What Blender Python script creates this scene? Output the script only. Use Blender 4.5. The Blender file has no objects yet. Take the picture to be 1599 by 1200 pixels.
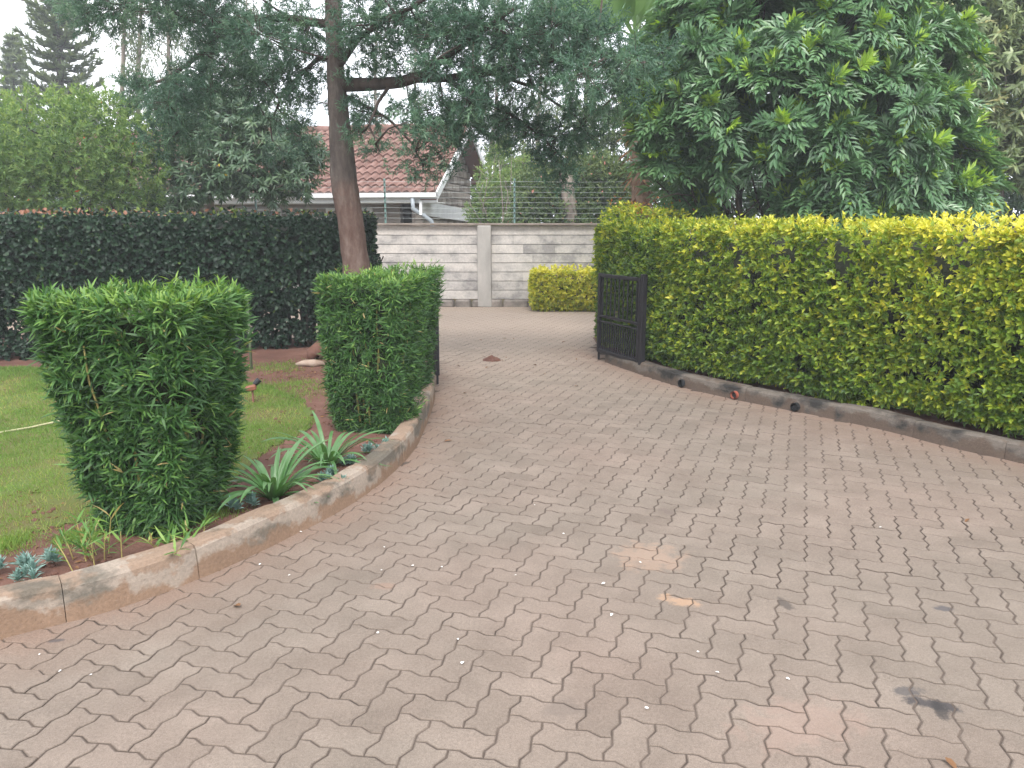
import bpy, math, random
import numpy as np
from mathutils import Vector

random.seed(7)
RS = np.random.RandomState(11)
R = math.radians
scene = bpy.context.scene
C = scene.collection

# ------------------------------------------------------------------ camera
CAM_H, F_PX, HORIZON = 1.55, 1230.0, 350.0
PITCH = math.atan((600.0 - HORIZON) / F_PX)
cd = bpy.data.cameras.new("camera")
cam = bpy.data.objects.new("camera", cd)
C.objects.link(cam)
cam.location = (0, 0, CAM_H)
cam.rotation_euler = (R(90) - PITCH, 0, 0)
cd.sensor_width = 36.0
cd.lens = F_PX / 1599.0 * 36.0
cd.clip_start, cd.clip_end = 0.05, 2000
scene.camera = cam

# ------------------------------------------------------------------ sky and sun (bright overcast)
SUN_EL, SUN_AZ = 52.0, 178.0        # azimuth clockwise from +Y
w = bpy.data.worlds.new("World")
scene.world = w
w.use_nodes = True
nt = w.node_tree
bg = nt.nodes["Background"]
sky = nt.nodes.new("ShaderNodeTexSky")
sky.sky_type = 'NISHITA'
sky.sun_disc = False
sky.sun_elevation = R(SUN_EL)
sky.sun_rotation = R(SUN_AZ)
sky.air_density, sky.dust_density, sky.ozone_density = 1.3, 7.0, 1.0
hs = nt.nodes.new("ShaderNodeHueSaturation")
hs.inputs["Saturation"].default_value = 0.30
nt.links.new(sky.outputs[0], hs.inputs["Color"])
# bright cloud cover over nearly all of the sky
wtc = nt.nodes.new("ShaderNodeTexCoord")
wno = nt.nodes.new("ShaderNodeTexNoise"); wno.inputs["Scale"].default_value = 2.2; wno.inputs["Detail"].default_value = 6
nt.links.new(wtc.outputs["Generated"], wno.inputs["Vector"])
wcr = nt.nodes.new("ShaderNodeValToRGB")
wcr.color_ramp.elements[0].position, wcr.color_ramp.elements[0].color = 0.35, (6.6, 7.0, 7.7, 1)
wcr.color_ramp.elements[1].position, wcr.color_ramp.elements[1].color = 0.65, (8.6, 8.7, 9.0, 1)
nt.links.new(wno.outputs[0], wcr.inputs[0])
wmx = nt.nodes.new("ShaderNodeMix"); wmx.data_type = 'RGBA'; wmx.inputs[0].default_value = 0.88
nt.links.new(hs.outputs[0], wmx.inputs[6]); nt.links.new(wcr.outputs[0], wmx.inputs[7])
nt.links.new(wmx.outputs[2], bg.inputs[0])
bg.inputs[1].default_value = 0.13
sl = bpy.data.lights.new("sun", 'SUN')
sl.energy = 1.5
sl.angle = R(20)
sl.color = (1.0, 0.96, 0.90)
so = bpy.data.objects.new("sun", sl)
C.objects.link(so)
sv = Vector((math.sin(R(SUN_AZ)) * math.cos(R(SUN_EL)), math.cos(R(SUN_AZ)) * math.cos(R(SUN_EL)), math.sin(R(SUN_EL))))
so.rotation_euler = sv.to_track_quat('Z', 'Y').to_euler()
vs = scene.view_settings
vs.view_transform, vs.look, vs.gamma, vs.use_curve_mapping = 'Standard', 'None', 1.0, False
vs.exposure = 1.27
scene.cycles.max_bounces = 8
scene.cycles.transparent_max_bounces = 8

# ------------------------------------------------------------------ helpers
def ray(px, py):
    x, y = (px - 799.5) / F_PX, -(py - 600.0) / F_PX
    s, c = math.sin(PITCH), math.cos(PITCH)
    return np.array([x, c + y * s, -s + y * c])

def G(px, py, z=0.0):
    d = ray(px, py)
    t = (z - CAM_H) / d[2]
    return np.array([0, 0, CAM_H]) + d * t

def P(px, py, dist):
    d = ray(px, py)
    return np.array([0, 0, CAM_H]) + d * (dist / d[1])

def unit(a):
    a = np.asarray(a, float)
    return a / np.maximum(np.linalg.norm(a, axis=-1, keepdims=True), 1e-9)

def vnoise(p, seed=0):
    """value noise in 3D, roughly -1..1, vectorised"""
    p = np.asarray(p, float)
    i = np.floor(p).astype(np.int64)
    f = p - i
    f = f * f * (3 - 2 * f)
    out = 0
    for dx in (0, 1):
        for dy in (0, 1):
            for dz in (0, 1):
                n = (i[..., 0] + dx) * 374761393 + (i[..., 1] + dy) * 668265263 + (i[..., 2] + dz) * 2147483647 + seed * 974711
                n = (n ^ (n >> 13)) * 1274126177
                n = (n ^ (n >> 16)) & 0xffffff
                v = n / float(0xffffff) * 2 - 1
                out = out + v * (f[..., 0] if dx else 1 - f[..., 0]) * (f[..., 1] if dy else 1 - f[..., 1]) * (f[..., 2] if dz else 1 - f[..., 2])
    return out

def fill_mesh(me, V, polys):
    """polys: list of (M,k) int arrays"""
    me.vertices.add(len(V))
    me.vertices.foreach_set("co", np.asarray(V, np.float32).ravel())
    loops = np.concatenate([np.asarray(p).ravel() for p in polys]).astype(np.int32)
    tot = np.concatenate([np.full(len(p), np.asarray(p).shape[1], np.int32) for p in polys])
    st = np.concatenate([[0], np.cumsum(tot)[:-1]]).astype(np.int32)
    me.loops.add(len(loops))
    me.loops.foreach_set("vertex_index", loops)
    me.polygons.add(len(tot))
    me.polygons.foreach_set("loop_start", st)
    me.polygons.foreach_set("loop_total", tot)
    me.update(calc_edges=True)

def obj(name, V, polys, mat, parent=None, tint=None, smooth=False):
    me = bpy.data.meshes.new(name)
    fill_mesh(me, V, polys)
    if tint is not None:
        a = me.attributes.new("tint", 'FLOAT', 'POINT')
        a.data.foreach_set("value", np.asarray(tint, np.float32))
    me.polygons.foreach_set("use_smooth", np.full(len(me.polygons), bool(smooth)))
    me.materials.append(mat)
    o = bpy.data.objects.new(name, me)
    C.objects.link(o)
    if parent is not None:
        o.parent = parent
        o.matrix_parent_inverse = parent.matrix_basis.inverted()
    return o

class MB:
    """collects pieces of ONE part"""
    def __init__(s):
        s.V, s.F, s.T, s.n = [], {}, [], 0
    def add(s, V, polys, tint=0.5):
        V = np.asarray(V, float)
        for p in polys:
            p = np.asarray(p)
            s.F.setdefault(p.shape[1], []).append(p + s.n)
        s.V.append(V)
        s.T.append(np.full(len(V), tint) if np.isscalar(tint) else np.asarray(tint))
        s.n += len(V)
        return s
    def box(s, c, size, bev=0.004, rot=0.0, tint=0.5, axes=None):
        hx = np.array(size, float) / 2
        b = min(bev, hx.min() * 0.49)
        V, idx = [], {}
        for sx in (-1, 1):
            for sy in (-1, 1):
                for sz in (-1, 1):
                    for k in range(3):
                        q = hx - b
                        q = q.copy(); q[k] = hx[k]
                        idx[(sx, sy, sz, k)] = len(V)
                        V.append(q * np.array([sx, sy, sz]))
        V = np.array(V)
        quads, tris = [], []
        for k in range(3):
            o1, o2 = [j for j in range(3) if j != k]
            for sg in (-1, 1):
                def key(a, b_):
                    t = [0, 0, 0]; t[k] = sg; t[o1] = a; t[o2] = b_
                    return idx[(t[0], t[1], t[2], k)]
                quads.append([key(-1, -1), key(1, -1), key(1, 1), key(-1, 1)])
        for k in range(3):       # edges parallel to axis k
            o1, o2 = [j for j in range(3) if j != k]
            for a in (-1, 1):
                for b_ in (-1, 1):
                    def kk(e, face):
                        t = [0, 0, 0]; t[k] = e; t[o1] = a; t[o2] = b_
                        return idx[(t[0], t[1], t[2], face)]
                    quads.append([kk(-1, o1), kk(1, o1), kk(1, o2), kk(-1, o2)])
        for sx in (-1, 1):
            for sy in (-1, 1):
                for sz in (-1, 1):
                    tris.append([idx[(sx, sy, sz, 0)], idx[(sx, sy, sz, 1)], idx[(sx, sy, sz, 2)]])
        quads, tris = fixwind(V, quads), fixwind(V, tris)
        if axes is not None:
            V = V @ np.array(axes)
        elif rot:
            cr, sr = math.cos(rot), math.sin(rot)
            V = V @ np.array([[cr, sr, 0], [-sr, cr, 0], [0, 0, 1]])
        return s.add(V + np.array(c), [quads, tris], tint)
    def tube(s, pts, rad, n=8, tint=0.5, cap=True, wob=0.0):
        pts = np.asarray(pts, float)
        m = len(pts)
        rad = np.full(m, rad) if np.isscalar(rad) else np.asarray(rad, float)
        t = unit(np.gradient(pts, axis=0))
        ref = np.array([0, 0, 1.0]) if abs(t[0][2]) < 0.9 else np.array([1.0, 0, 0])
        a = unit(np.cross(t[0], ref))
        V = []
        for i in range(m):
            a = unit(a - t[i] * np.dot(a, t[i]))
            b = np.cross(t[i], a)
            ang = np.arange(n) * 2 * math.pi / n
            rr = rad[i] * (1 + (wob * RS.uniform(-1, 1, n) if wob else 0))
            V.append(pts[i] + np.outer(np.cos(ang) * rr, a) + np.outer(np.sin(ang) * rr, b))
        V = np.concatenate(V)
        q = []
        for i in range(m - 1):
            for j in range(n):
                q.append([i * n + j, i * n + (j + 1) % n, (i + 1) * n + (j + 1) % n, (i + 1) * n + j])
        polys = [np.array(q)]
        if cap:
            polys.append(np.array([list(range(n))[::-1], list(range((m - 1) * n, m * n))]))
        return s.add(V, polys, tint)
    def build(s, name, mat, parent=None, smooth=False):
        polys = [np.concatenate(v) for v in s.F.values()]
        return obj(name, np.concatenate(s.V), polys, mat, parent, np.concatenate(s.T), smooth)

def fixwind(V, faces):
    out = []
    for f in faces:
        a, b, c = V[f[0]], V[f[1]], V[f[2]]
        out.append(f if np.dot(np.cross(b - a, c - a), a + b + c) > 0 else f[::-1])
    return np.array(out)

def tag(o, label=None, cat=None, group=None, kind=None):
    if label: o["label"] = label
    if cat: o["category"] = cat
    if group: o["group"] = group
    if kind: o["kind"] = kind
    return o

def thing(name, label, cat, loc=(0, 0, 0), group=None, kind=None):
    o = bpy.data.objects.new(name, None)
    o.empty_display_size = 0.1
    C.objects.link(o)
    o.location = tuple(float(v) for v in loc)
    return tag(o, label, cat, group, kind)

# ------------------------------------------------------------------ materials
def mat_base(name):
    m = bpy.data.materials.new(name)
    m.use_nodes = True
    n, l = m.node_tree.nodes, m.node_tree.links
    return m, n, l, n["Principled BSDF"], n["Material Output"]

def ramp_node(n, stops, interp='LINEAR'):
    r = n.new("ShaderNodeValToRGB")
    r.color_ramp.interpolation = interp
    e = r.color_ramp.elements
    while len(e) < len(stops):
        e.new(0.5)
    for k, (p, c) in enumerate(stops):
        e[k].position = p
        e[k].color = (*c, 1)
    return r

def leaf_mat(name, stops, rough=0.5, transl=0.3, spec=0.4, tcol=(1.0, 1.0, 0.5)):
    m, n, l, b, out = mat_base(name)
    at = n.new("ShaderNodeAttribute"); at.attribute_name = "tint"
    r = ramp_node(n, stops)
    l.new(at.outputs["Fac"], r.inputs[0])
    l.new(r.outputs[0], b.inputs["Base Color"])
    b.inputs["Roughness"].default_value = rough
    b.inputs["Specular IOR Level"].default_value = spec
    tr = n.new("ShaderNodeBsdfTranslucent")
    mx = n.new("ShaderNodeMix"); mx.data_type = 'RGBA'; mx.blend_type = 'MULTIPLY'
    mx.inputs[0].default_value = 1.0
    l.new(r.outputs[0], mx.inputs[6]); mx.inputs[7].default_value = (*[c * 1.5 for c in tcol], 1)
    l.new(mx.outputs[2], tr.inputs[0])
    ms = n.new("ShaderNodeMixShader"); ms.inputs[0].default_value = transl
    l.new(b.outputs[0], ms.inputs[1]); l.new(tr.outputs[0], ms.inputs[2])
    l.new(ms.outputs[0], out.inputs[0])
    return m

def noise_node(n, l, scale, detail=4, rough=0.6, coord="Object", vec=None, stretch=None):
    t = n.new("ShaderNodeTexNoise")
    t.inputs["Scale"].default_value = scale
    t.inputs["Detail"].default_value = detail
    t.inputs["Roughness"].default_value = rough
    if vec is None:
        tc = n.new("ShaderNodeTexCoord"); vec = tc.outputs[coord]
    if stretch:
        mp = n.new("ShaderNodeMapping"); mp.inputs["Scale"].default_value = stretch
        l.new(vec, mp.inputs[0]); vec = mp.outputs[0]
    l.new(vec, t.inputs["Vector"])
    return t

def mixc(n, l, fac, a, b, mode='MIX'):
    mx = n.new("ShaderNodeMix"); mx.data_type = 'RGBA'; mx.blend_type = mode
    for inp, v in ((mx.inputs[0], fac), (mx.inputs[6], a), (mx.inputs[7], b)):
        if hasattr(v, "is_linked"): l.new(v, inp)
        elif isinstance(v, (int, float)): inp.default_value = v
        else: inp.default_value = (*v, 1)
    return mx.outputs[2]

def mathn(n, l, op, a, b=None, clamp=False):
    m = n.new("ShaderNodeMath"); m.operation = op; m.use_clamp = clamp
    for k, v in enumerate((a, b)):
        if v is None: continue
        if hasattr(v, "is_linked"): l.new(v, m.inputs[k])
        else: m.inputs[k].default_value = v
    return m.outputs[0]

def bump(n, l, b, h, dist=0.01, strength=0.6):
    bp = n.new("ShaderNodeBump")
    bp.inputs["Strength"].default_value = strength
    bp.inputs["Distance"].default_value = dist
    l.new(h, bp.inputs["Height"]); l.new(bp.outputs[0], b.inputs["Normal"])

def noisy_mat(name, stops, scale=6, rough=0.9, bump_scale=60, bump_d=0.004, stretch=None, spec=0.25, tint_amt=0.0):
    m, n, l, b, out = mat_base(name)
    t = noise_node(n, l, scale, 6, 0.65, stretch=stretch)
    fac = t.outputs[0]
    if tint_amt:
        at = n.new("ShaderNodeAttribute"); at.attribute_name = "tint"
        k = mathn(n, l, 'MULTIPLY', mathn(n, l, 'SUBTRACT', at.outputs["Fac"], 0.5), tint_amt)
        fac = mathn(n, l, 'ADD', fac, k, True)
    r = ramp_node(n, stops)
    l.new(fac, r.inputs[0]); l.new(r.outputs[0], b.inputs["Base Color"])
    b.inputs["Roughness"].default_value = rough
    b.inputs["Specular IOR Level"].default_value = spec
    if bump_d:
        t2 = noise_node(n, l, bump_scale, 6, 0.7, stretch=stretch)
        bump(n, l, b, t2.outputs[0], bump_d)
    return m

def flat_mat(name, col, rough=0.6, metal=0.0, spec=0.4):
    m, n, l, b, out = mat_base(name)
    t = noise_node(n, l, 14, 5, 0.6)
    l.new(mixc(n, l, t.outputs[0], tuple(c * 0.8 for c in col), tuple(min(1, c * 1.15) for c in col)), b.inputs["Base Color"])
    b.inputs["Roughness"].default_value = rough
    b.inputs["Metallic"].default_value = metal
    b.inputs["Specular IOR Level"].default_value = spec
    return m

M = {}
# paving
def paving_mat():
    m, n, l, b, out = mat_base("paving")
    tc = n.new("ShaderNodeTexCoord"); ob = tc.outputs["Object"]
    at = n.new("ShaderNodeAttribute"); at.attribute_name = "tint"
    r = ramp_node(n, [(0.0, (0.160, 0.132, 0.109)), (0.5, (0.197, 0.163, 0.136)), (1.0, (0.228, 0.190, 0.159))])
    l.new(at.outputs["Fac"], r.inputs[0])
    col = r.outputs[0]
    big = noise_node(n, l, 0.55, 5, 0.55, vec=ob)
    rb = ramp_node(n, [(0.42, (0, 0, 0)), (0.66, (1, 1, 1))])
    l.new(big.outputs[0], rb.inputs[0])
    col = mixc(n, l, mathn(n, l, 'MULTIPLY', rb.outputs[0], 0.5), col, (0.245, 0.180, 0.150))   # red dust
    mid = noise_node(n, l, 3.2, 6, 0.65, vec=ob)
    rm = ramp_node(n, [(0.3, (0.80, 0.79, 0.78)), (0.7, (1.10, 1.10, 1.10))])
    l.new(mid.outputs[0], rm.inputs[0])
    col = mixc(n, l, 1.0, col, rm.outputs[0], 'MULTIPLY')
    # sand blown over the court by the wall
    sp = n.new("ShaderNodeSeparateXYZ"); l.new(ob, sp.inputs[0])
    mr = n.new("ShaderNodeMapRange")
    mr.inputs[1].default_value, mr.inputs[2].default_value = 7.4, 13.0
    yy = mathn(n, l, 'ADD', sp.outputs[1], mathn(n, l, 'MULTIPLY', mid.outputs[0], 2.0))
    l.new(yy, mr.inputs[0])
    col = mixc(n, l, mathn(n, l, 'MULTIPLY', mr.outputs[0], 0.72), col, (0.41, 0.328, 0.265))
    ea = n.new("ShaderNodeAttribute"); ea.attribute_name = "edge"
    er = ramp_node(n, [(0.02, (.75,) * 3), (0.16, (.35,) * 3), (0.55, (0, 0, 0))])
    l.new(mathn(n, l, 'ADD', ea.outputs["Fac"], mathn(n, l, 'MULTIPLY', mathn(n, l, 'SUBTRACT', mid.outputs[0], .5), .5)), er.inputs[0])
    col = mixc(n, l, er.outputs[0], col, (0.225, 0.155, 0.120))     # soil washed off the beds
    fine = noise_node(n, l, 90, 4, 0.7, vec=ob)
    rf = ramp_node(n, [(0.25, (0.80, 0.80, 0.80)), (0.75, (1.18, 1.17, 1.16))])
    l.new(fine.outputs[0], rf.inputs[0])
    col = mixc(n, l, 1.0, col, rf.outputs[0], 'MULTIPLY')
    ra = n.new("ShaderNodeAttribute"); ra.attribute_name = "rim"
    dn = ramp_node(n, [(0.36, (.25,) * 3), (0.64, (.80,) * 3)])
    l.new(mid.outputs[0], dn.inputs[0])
    col = mixc(n, l, mathn(n, l, 'MULTIPLY', ra.outputs["Fac"], dn.outputs[0]), col, (0.078, 0.060, 0.049))    # chamfers darker towards the joints, in patches
    spk = noise_node(n, l, 320, 2, 0.5, vec=ob)
    rk = ramp_node(n, [(0.30, (0.72, 0.71, 0.70)), (0.52, (1, 1, 1)), (0.8, (1.2, 1.2, 1.2))])
    l.new(spk.outputs[0], rk.inputs[0])
    col = mixc(n, l, 1.0, col, rk.outputs[0], 'MULTIPLY')
    # stains: oil drips and ochre clay
    wob = noise_node(n, l, 14, 6, 0.68, vec=ob)
    def stain(col, p, rx, ry, rot, c, amt):
        mp = n.new("ShaderNodeMapping"); mp.vector_type = 'TEXTURE'
        mp.inputs["Location"].default_value = (p[0], p[1], 0)
        mp.inputs["Rotation"].default_value = (0, 0, rot)
        mp.inputs["Scale"].default_value = (rx, ry, 1000)
        l.new(ob, mp.inputs[0])
        ln = n.new("ShaderNodeVectorMath"); ln.operation = 'LENGTH'
        l.new(mp.outputs[0], ln.inputs[0])
        d = mathn(n, l, 'ADD', ln.outputs["Value"], mathn(n, l, 'MULTIPLY', mathn(n, l, 'SUBTRACT', wob.outputs[0], 0.5), 2.4))
        rr = ramp_node(n, [(0.45, (amt,) * 3), (0.85, (0, 0, 0))])
        l.new(d, rr.inputs[0])
        return mixc(n, l, rr.outputs[0], col, c)
    for px, py, rx, ry, rot, c, amt in (
            (1455, 1100, .11, .042, -.35, (.040, .037, .040), .85), (1420, 1080, .085, .04, .1, (.06, .057, .06), .7), (1470, 1110, .035, .08, 0, (.035, .032, .032), .8),
            (1478, 950, .055, .035, -.1, (.07, .065, .07), .8), (1228, 945, .032, .09, .1, (.075, .062, .055), .8),
            (1060, 938, .11, .06, -.3, (.38, .24, .15), .6), (1015, 870, .22, .22, 0, (.30, .205, .15), .5),
            (88, 1001, .035, .02, .2, (.06, .055, .06), .7), (1040, 800, .05, .08, .4, (.12, .09, .08), .5),
            (598, 915, .07, .05, 0, (.24, .155, .115), .5), (1250, 1130, .30, .16, .3, (.27, .185, .15), .35), (880, 1110, .09, .08, 0, (.13, .105, .09), .5)):
        col = stain(col, G(px, py), rx, ry, rot, c, amt)
    l.new(col, b.inputs["Base Color"])
    b.inputs["Roughness"].default_value = 0.88
    b.inputs["Specular IOR Level"].default_value = 0.25
    hb = mathn(n, l, 'ADD', mathn(n, l, 'MULTIPLY', fine.outputs[0], 1.0), mathn(n, l, 'MULTIPLY', spk.outputs[0], 0.6))
    bump(n, l, b, hb, 0.003, 0.7)
    return m
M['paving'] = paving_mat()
M['sand'] = noisy_mat("joint_sand", [(0.3, (0.050, 0.038, 0.031)), (0.7, (0.125, 0.095, 0.077))], 7, bump_scale=120)
M['soil'] = noisy_mat("red_soil", [(0.25, (0.085, 0.042, 0.032)), (0.5, (0.138, 0.068, 0.051)), (0.75, (0.20, 0.108, 0.082))], 3.0, 0.95, 45, 0.02)
M['far_ground'] = noisy_mat("far_ground", [(0.3, (0.06, 0.06, 0.025)), (0.7, (0.12, 0.08, 0.05))], 0.6, 0.95, 12, 0.02)
M['lawn'] = noisy_mat("lawn_base", [(0.30, (0.12, 0.088, 0.042)), (0.5, (0.10, 0.115, 0.03)), (0.7, (0.085, 0.135, 0.028))], 2.2, 0.95, 80, 0.01)

def kerb_mat(name, dirt, pale, dark, dark_amt, pale_amt):
    m, n, l, b, out = mat_base(name)
    tc = n.new("ShaderNodeTexCoord"); ob = tc.outputs["Object"]
    sp = n.new("ShaderNodeSeparateXYZ"); l.new(ob, sp.inputs[0])
    n1 = noise_node(n, l, 4.5, 6, 0.62, vec=ob)
    n2 = noise_node(n, l, 3.1, 5, 0.6, vec=ob, stretch=(1, 1, 1.8))
    n3 = noise_node(n, l, 70, 5, 0.7, vec=ob)
    base = mixc(n, l, n1.outputs[0], tuple(c * 0.75 for c in dirt), tuple(c * 1.2 for c in dirt))
    # whitish weathered concrete on the upper part of the face, splashed soil below
    zz = mathn(n, l, 'ADD', mathn(n, l, 'MULTIPLY', sp.outputs[2], 6.5), mathn(n, l, 'MULTIPLY', mathn(n, l, 'SUBTRACT', n1.outputs[0], 0.5), 2.4))
    rz = ramp_node(n, [(0.36, (0, 0, 0)), (0.56, (pale_amt,) * 3), (0.86, (pale_amt,) * 3), (0.97, (pale_amt * 0.25,) * 3)])
    l.new(zz, rz.inputs[0])
    col = mixc(n, l, rz.outputs[0], base, pale)
    rd = ramp_node(n, [(0.46 if dark_amt > .92 else 0.50, (0, 0, 0)), (0.60, (dark_amt,) * 3)])
    l.new(n2.outputs[0], rd.inputs[0])
    rz2 = ramp_node(n, [(0.22, (0, 0, 0)), (0.55, (1, 1, 1))]); l.new(zz, rz2.inputs[0])
    col = mixc(n, l, mathn(n, l, 'MULTIPLY', rd.outputs[0], rz2.outputs[0]), col, dark)
    rf = ramp_node(n, [(0.25, (0.78,) * 3), (0.75, (1.18,) * 3)]); l.new(n3.outputs[0], rf.inputs[0])
    col = mixc(n, l, 1.0, col, rf.outputs[0], 'MULTIPLY')
    l.new(col, b.inputs["Base Color"])
    b.inputs["Roughness"].default_value = 0.93
    b.inputs["Specular IOR Level"].default_value = 0.2
    bump(n, l, b, n3.outputs[0], 0.006, 0.8)
    return m
M['kerb'] = kerb_mat("kerb_concrete", (0.245, 0.163, 0.112), (0.33, 0.285, 0.24), (0.095, 0.088, 0.072), 0.8, 0.75)
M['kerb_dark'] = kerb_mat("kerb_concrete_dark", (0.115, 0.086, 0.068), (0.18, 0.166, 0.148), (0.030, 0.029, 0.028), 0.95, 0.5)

def wall_mat():
    m, n, l, b, out = mat_base("wall_stone")
    at = n.new("ShaderNodeAttribute"); at.attribute_name = "tint"
    tc = n.new("ShaderNodeTexCoord"); ob = tc.outputs["Object"]
    n1 = noise_node(n, l, 3.4, 6, 0.6, vec=ob, stretch=(1, 1, 1.3))
    n2 = noise_node(n, l, 26, 6, 0.7, vec=ob)
    f = mathn(n, l, 'ADD', n1.outputs[0], mathn(n, l, 'MULTIPLY', mathn(n, l, 'SUBTRACT', at.outputs["Fac"], 0.5), 0.28))
    r = ramp_node(n, [(0.32, (0.31, 0.295, 0.29)), (0.44, (0.48, 0.455, 0.435)), (0.58, (0.58, 0.545, 0.515)), (0.8, (0.64, 0.595, 0.555))])
    l.new(f, r.inputs[0])
    rf = ramp_node(n, [(0.3, (0.84,) * 3), (0.7, (1.12,) * 3)]); l.new(n2.outputs[0], rf.inputs[0])
    col = mixc(n, l, 1.0, r.outputs[0], rf.outputs[0], 'MULTIPLY')
    l.new(col, b.inputs["Base Color"])
    b.inputs["Roughness"].default_value = 0.93
    b.inputs["Specular IOR Level"].default_value = 0.2
    bump(n, l, b, n2.outputs[0], 0.012, 0.7)
    return m
M['wall'] = wall_mat()
M['pier'] = noisy_mat("pier_render", [(0.3, (0.30, 0.285, 0.27)), (0.7, (0.47, 0.445, 0.42))], 3.5, 0.93, 40, 0.004, stretch=(1, 1, 0.4))
M['coping'] = noisy_mat("coping", [(0.3, (0.16, 0.13, 0.11)), (0.7, (0.30, 0.255, 0.22))], 5, 0.93, 50, 0.006)
M['footing'] = noisy_mat("footing_stone", [(0.3, (0.13, 0.115, 0.105)), (0.7, (0.34, 0.30, 0.27))], 6, 0.95, 40, 0.012)
M['gable'] = noisy_mat("gable_stone", [(0.3, (0.21, 0.18, 0.155)), (0.7, (0.42, 0.37, 0.325))], 3.5, 0.95, 25, 0.03, tint_amt=0.5)
M['tile'] = noisy_mat("roof_tile", [(0.25, (0.125, 0.066, 0.053)), (0.5, (0.20, 0.112, 0.092)), (0.8, (0.27, 0.165, 0.14))], 2.0, 0.8, 30, 0.004, tint_amt=0.35)
M['far_tile'] = noisy_mat("brown_roof", [(0.3, (0.085, 0.055, 0.045)), (0.7, (0.14, 0.092, 0.075))], 3, 0.85, 30, 0.01)
M['white'] = noisy_mat("white_paint", [(0.3, (0.66, 0.67, 0.68)), (0.7, (0.80, 0.81, 0.82))], 4, 0.55, 30, 0.001)
M['grey_pvc'] = flat_mat("grey_pipe", (0.33, 0.37, 0.41), 0.5)
M['soffit'] = flat_mat("brown_soffit", (0.22, 0.10, 0.075), 0.7)
M['shade_wall'] = noisy_mat("house_wall", [(0.3, (0.20, 0.17, 0.15)), (0.7, (0.30, 0.26, 0.23))], 3, 0.9, 30, 0.004)
M['gate'] = flat_mat("black_gate_paint", (0.013, 0.012, 0.015), 0.5, 0.0, 0.3)
M['post_green'] = flat_mat("fence_post_paint", (0.16, 0.27, 0.25), 0.6)
M['stake'] = flat_mat("stake_paint", (0.13, 0.17, 0.10), 0.6)
M['wire'] = flat_mat("wire", (0.50, 0.55, 0.55), 0.45, 0.3)
M['pipe_red'] = flat_mat("clay_pipe", (0.30, 0.085, 0.055), 0.7)
M['bark'] = noisy_mat("tree_bark", [(0.28, (0.055, 0.038, 0.032)), (0.5, (0.135, 0.088, 0.072)), (0.72, (0.235, 0.165, 0.135))], 7, 0.93, 26, 0.03, stretch=(1, 1, 0.28))
M['dark_bark'] = noisy_mat("dark_bark", [(0.3, (0.030, 0.024, 0.021)), (0.7, (0.095, 0.072, 0.060))], 8, 0.93, 30, 0.01, stretch=(1, 1, 0.3))
M['grey_bark'] = noisy_mat("grey_bark", [(0.3, (0.12, 0.10, 0.085)), (0.7, (0.28, 0.24, 0.20))], 7, 0.93, 30, 0.01, stretch=(1, 1, 0.3))
M['cane'] = noisy_mat("bamboo_cane", [(0.3, (0.22, 0.19, 0.06)), (0.7, (0.40, 0.34, 0.13))], 8, 0.6, 30, 0.002)
M['palm_bark'] = noisy_mat("palm_bark", [(0.3, (0.12, 0.075, 0.05)), (0.7, (0.34, 0.25, 0.19))], 9, 0.95, 30, 0.02)
M['pale_wood'] = noisy_mat("pale_wood", [(0.3, (0.24, 0.17, 0.13)), (0.7, (0.42, 0.33, 0.27))], 8, 0.9, 40, 0.006)
M['copper'] = flat_mat("copper_brown", (0.22, 0.082, 0.045), 0.5)
M['black'] = flat_mat("black_plastic", (0.02, 0.022, 0.024), 0.45)
M['petal'] = flat_mat("white_petal", (0.80, 0.78, 0.76), 0.7)
M['cord'] = flat_mat("pale_cord", (0.40, 0.38, 0.22), 0.8)
def bark_mat():
    m, n, l, b, out = mat_base("leaning_bark")
    tc = n.new("ShaderNodeTexCoord"); ob = tc.outputs["Object"]
    t = noise_node(n, l, 9, 7, 0.7, vec=ob, stretch=(1, 1, .35))
    r1 = ramp_node(n, [(0.3, (0.060, 0.048, 0.045)), (0.52, (0.115, 0.094, 0.083)), (0.72, (0.21, 0.18, 0.16))])
    r2 = ramp_node(n, [(0.3, (0.085, 0.046, 0.036)), (0.52, (0.140, 0.092, 0.076)), (0.72, (0.23, 0.175, 0.15))])
    l.new(t.outputs[0], r1.inputs[0]); l.new(t.outputs[0], r2.inputs[0])
    sp = n.new("ShaderNodeSeparateXYZ"); l.new(ob, sp.inputs[0])
    mr = n.new("ShaderNodeMapRange"); mr.inputs[1].default_value, mr.inputs[2].default_value = 1.75, 2.05
    big = noise_node(n, l, 5, 3, .6, vec=ob)
    l.new(mathn(n, l, 'ADD', sp.outputs[2], mathn(n, l, 'MULTIPLY', mathn(n, l, 'SUBTRACT', big.outputs[0], .5), .9)), mr.inputs[0])
    l.new(mixc(n, l, mr.outputs[0], r2.outputs[0], r1.outputs[0]), b.inputs["Base Color"])
    b.inputs["Roughness"].default_value = .93; b.inputs["Specular IOR Level"].default_value = .2
    t2 = noise_node(n, l, 28, 6, .7, vec=ob, stretch=(1, 1, .3))
    bump(n, l, b, t2.outputs[0], .035, .9)
    return m
M['leaning_bark'] = bark_mat()
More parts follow.
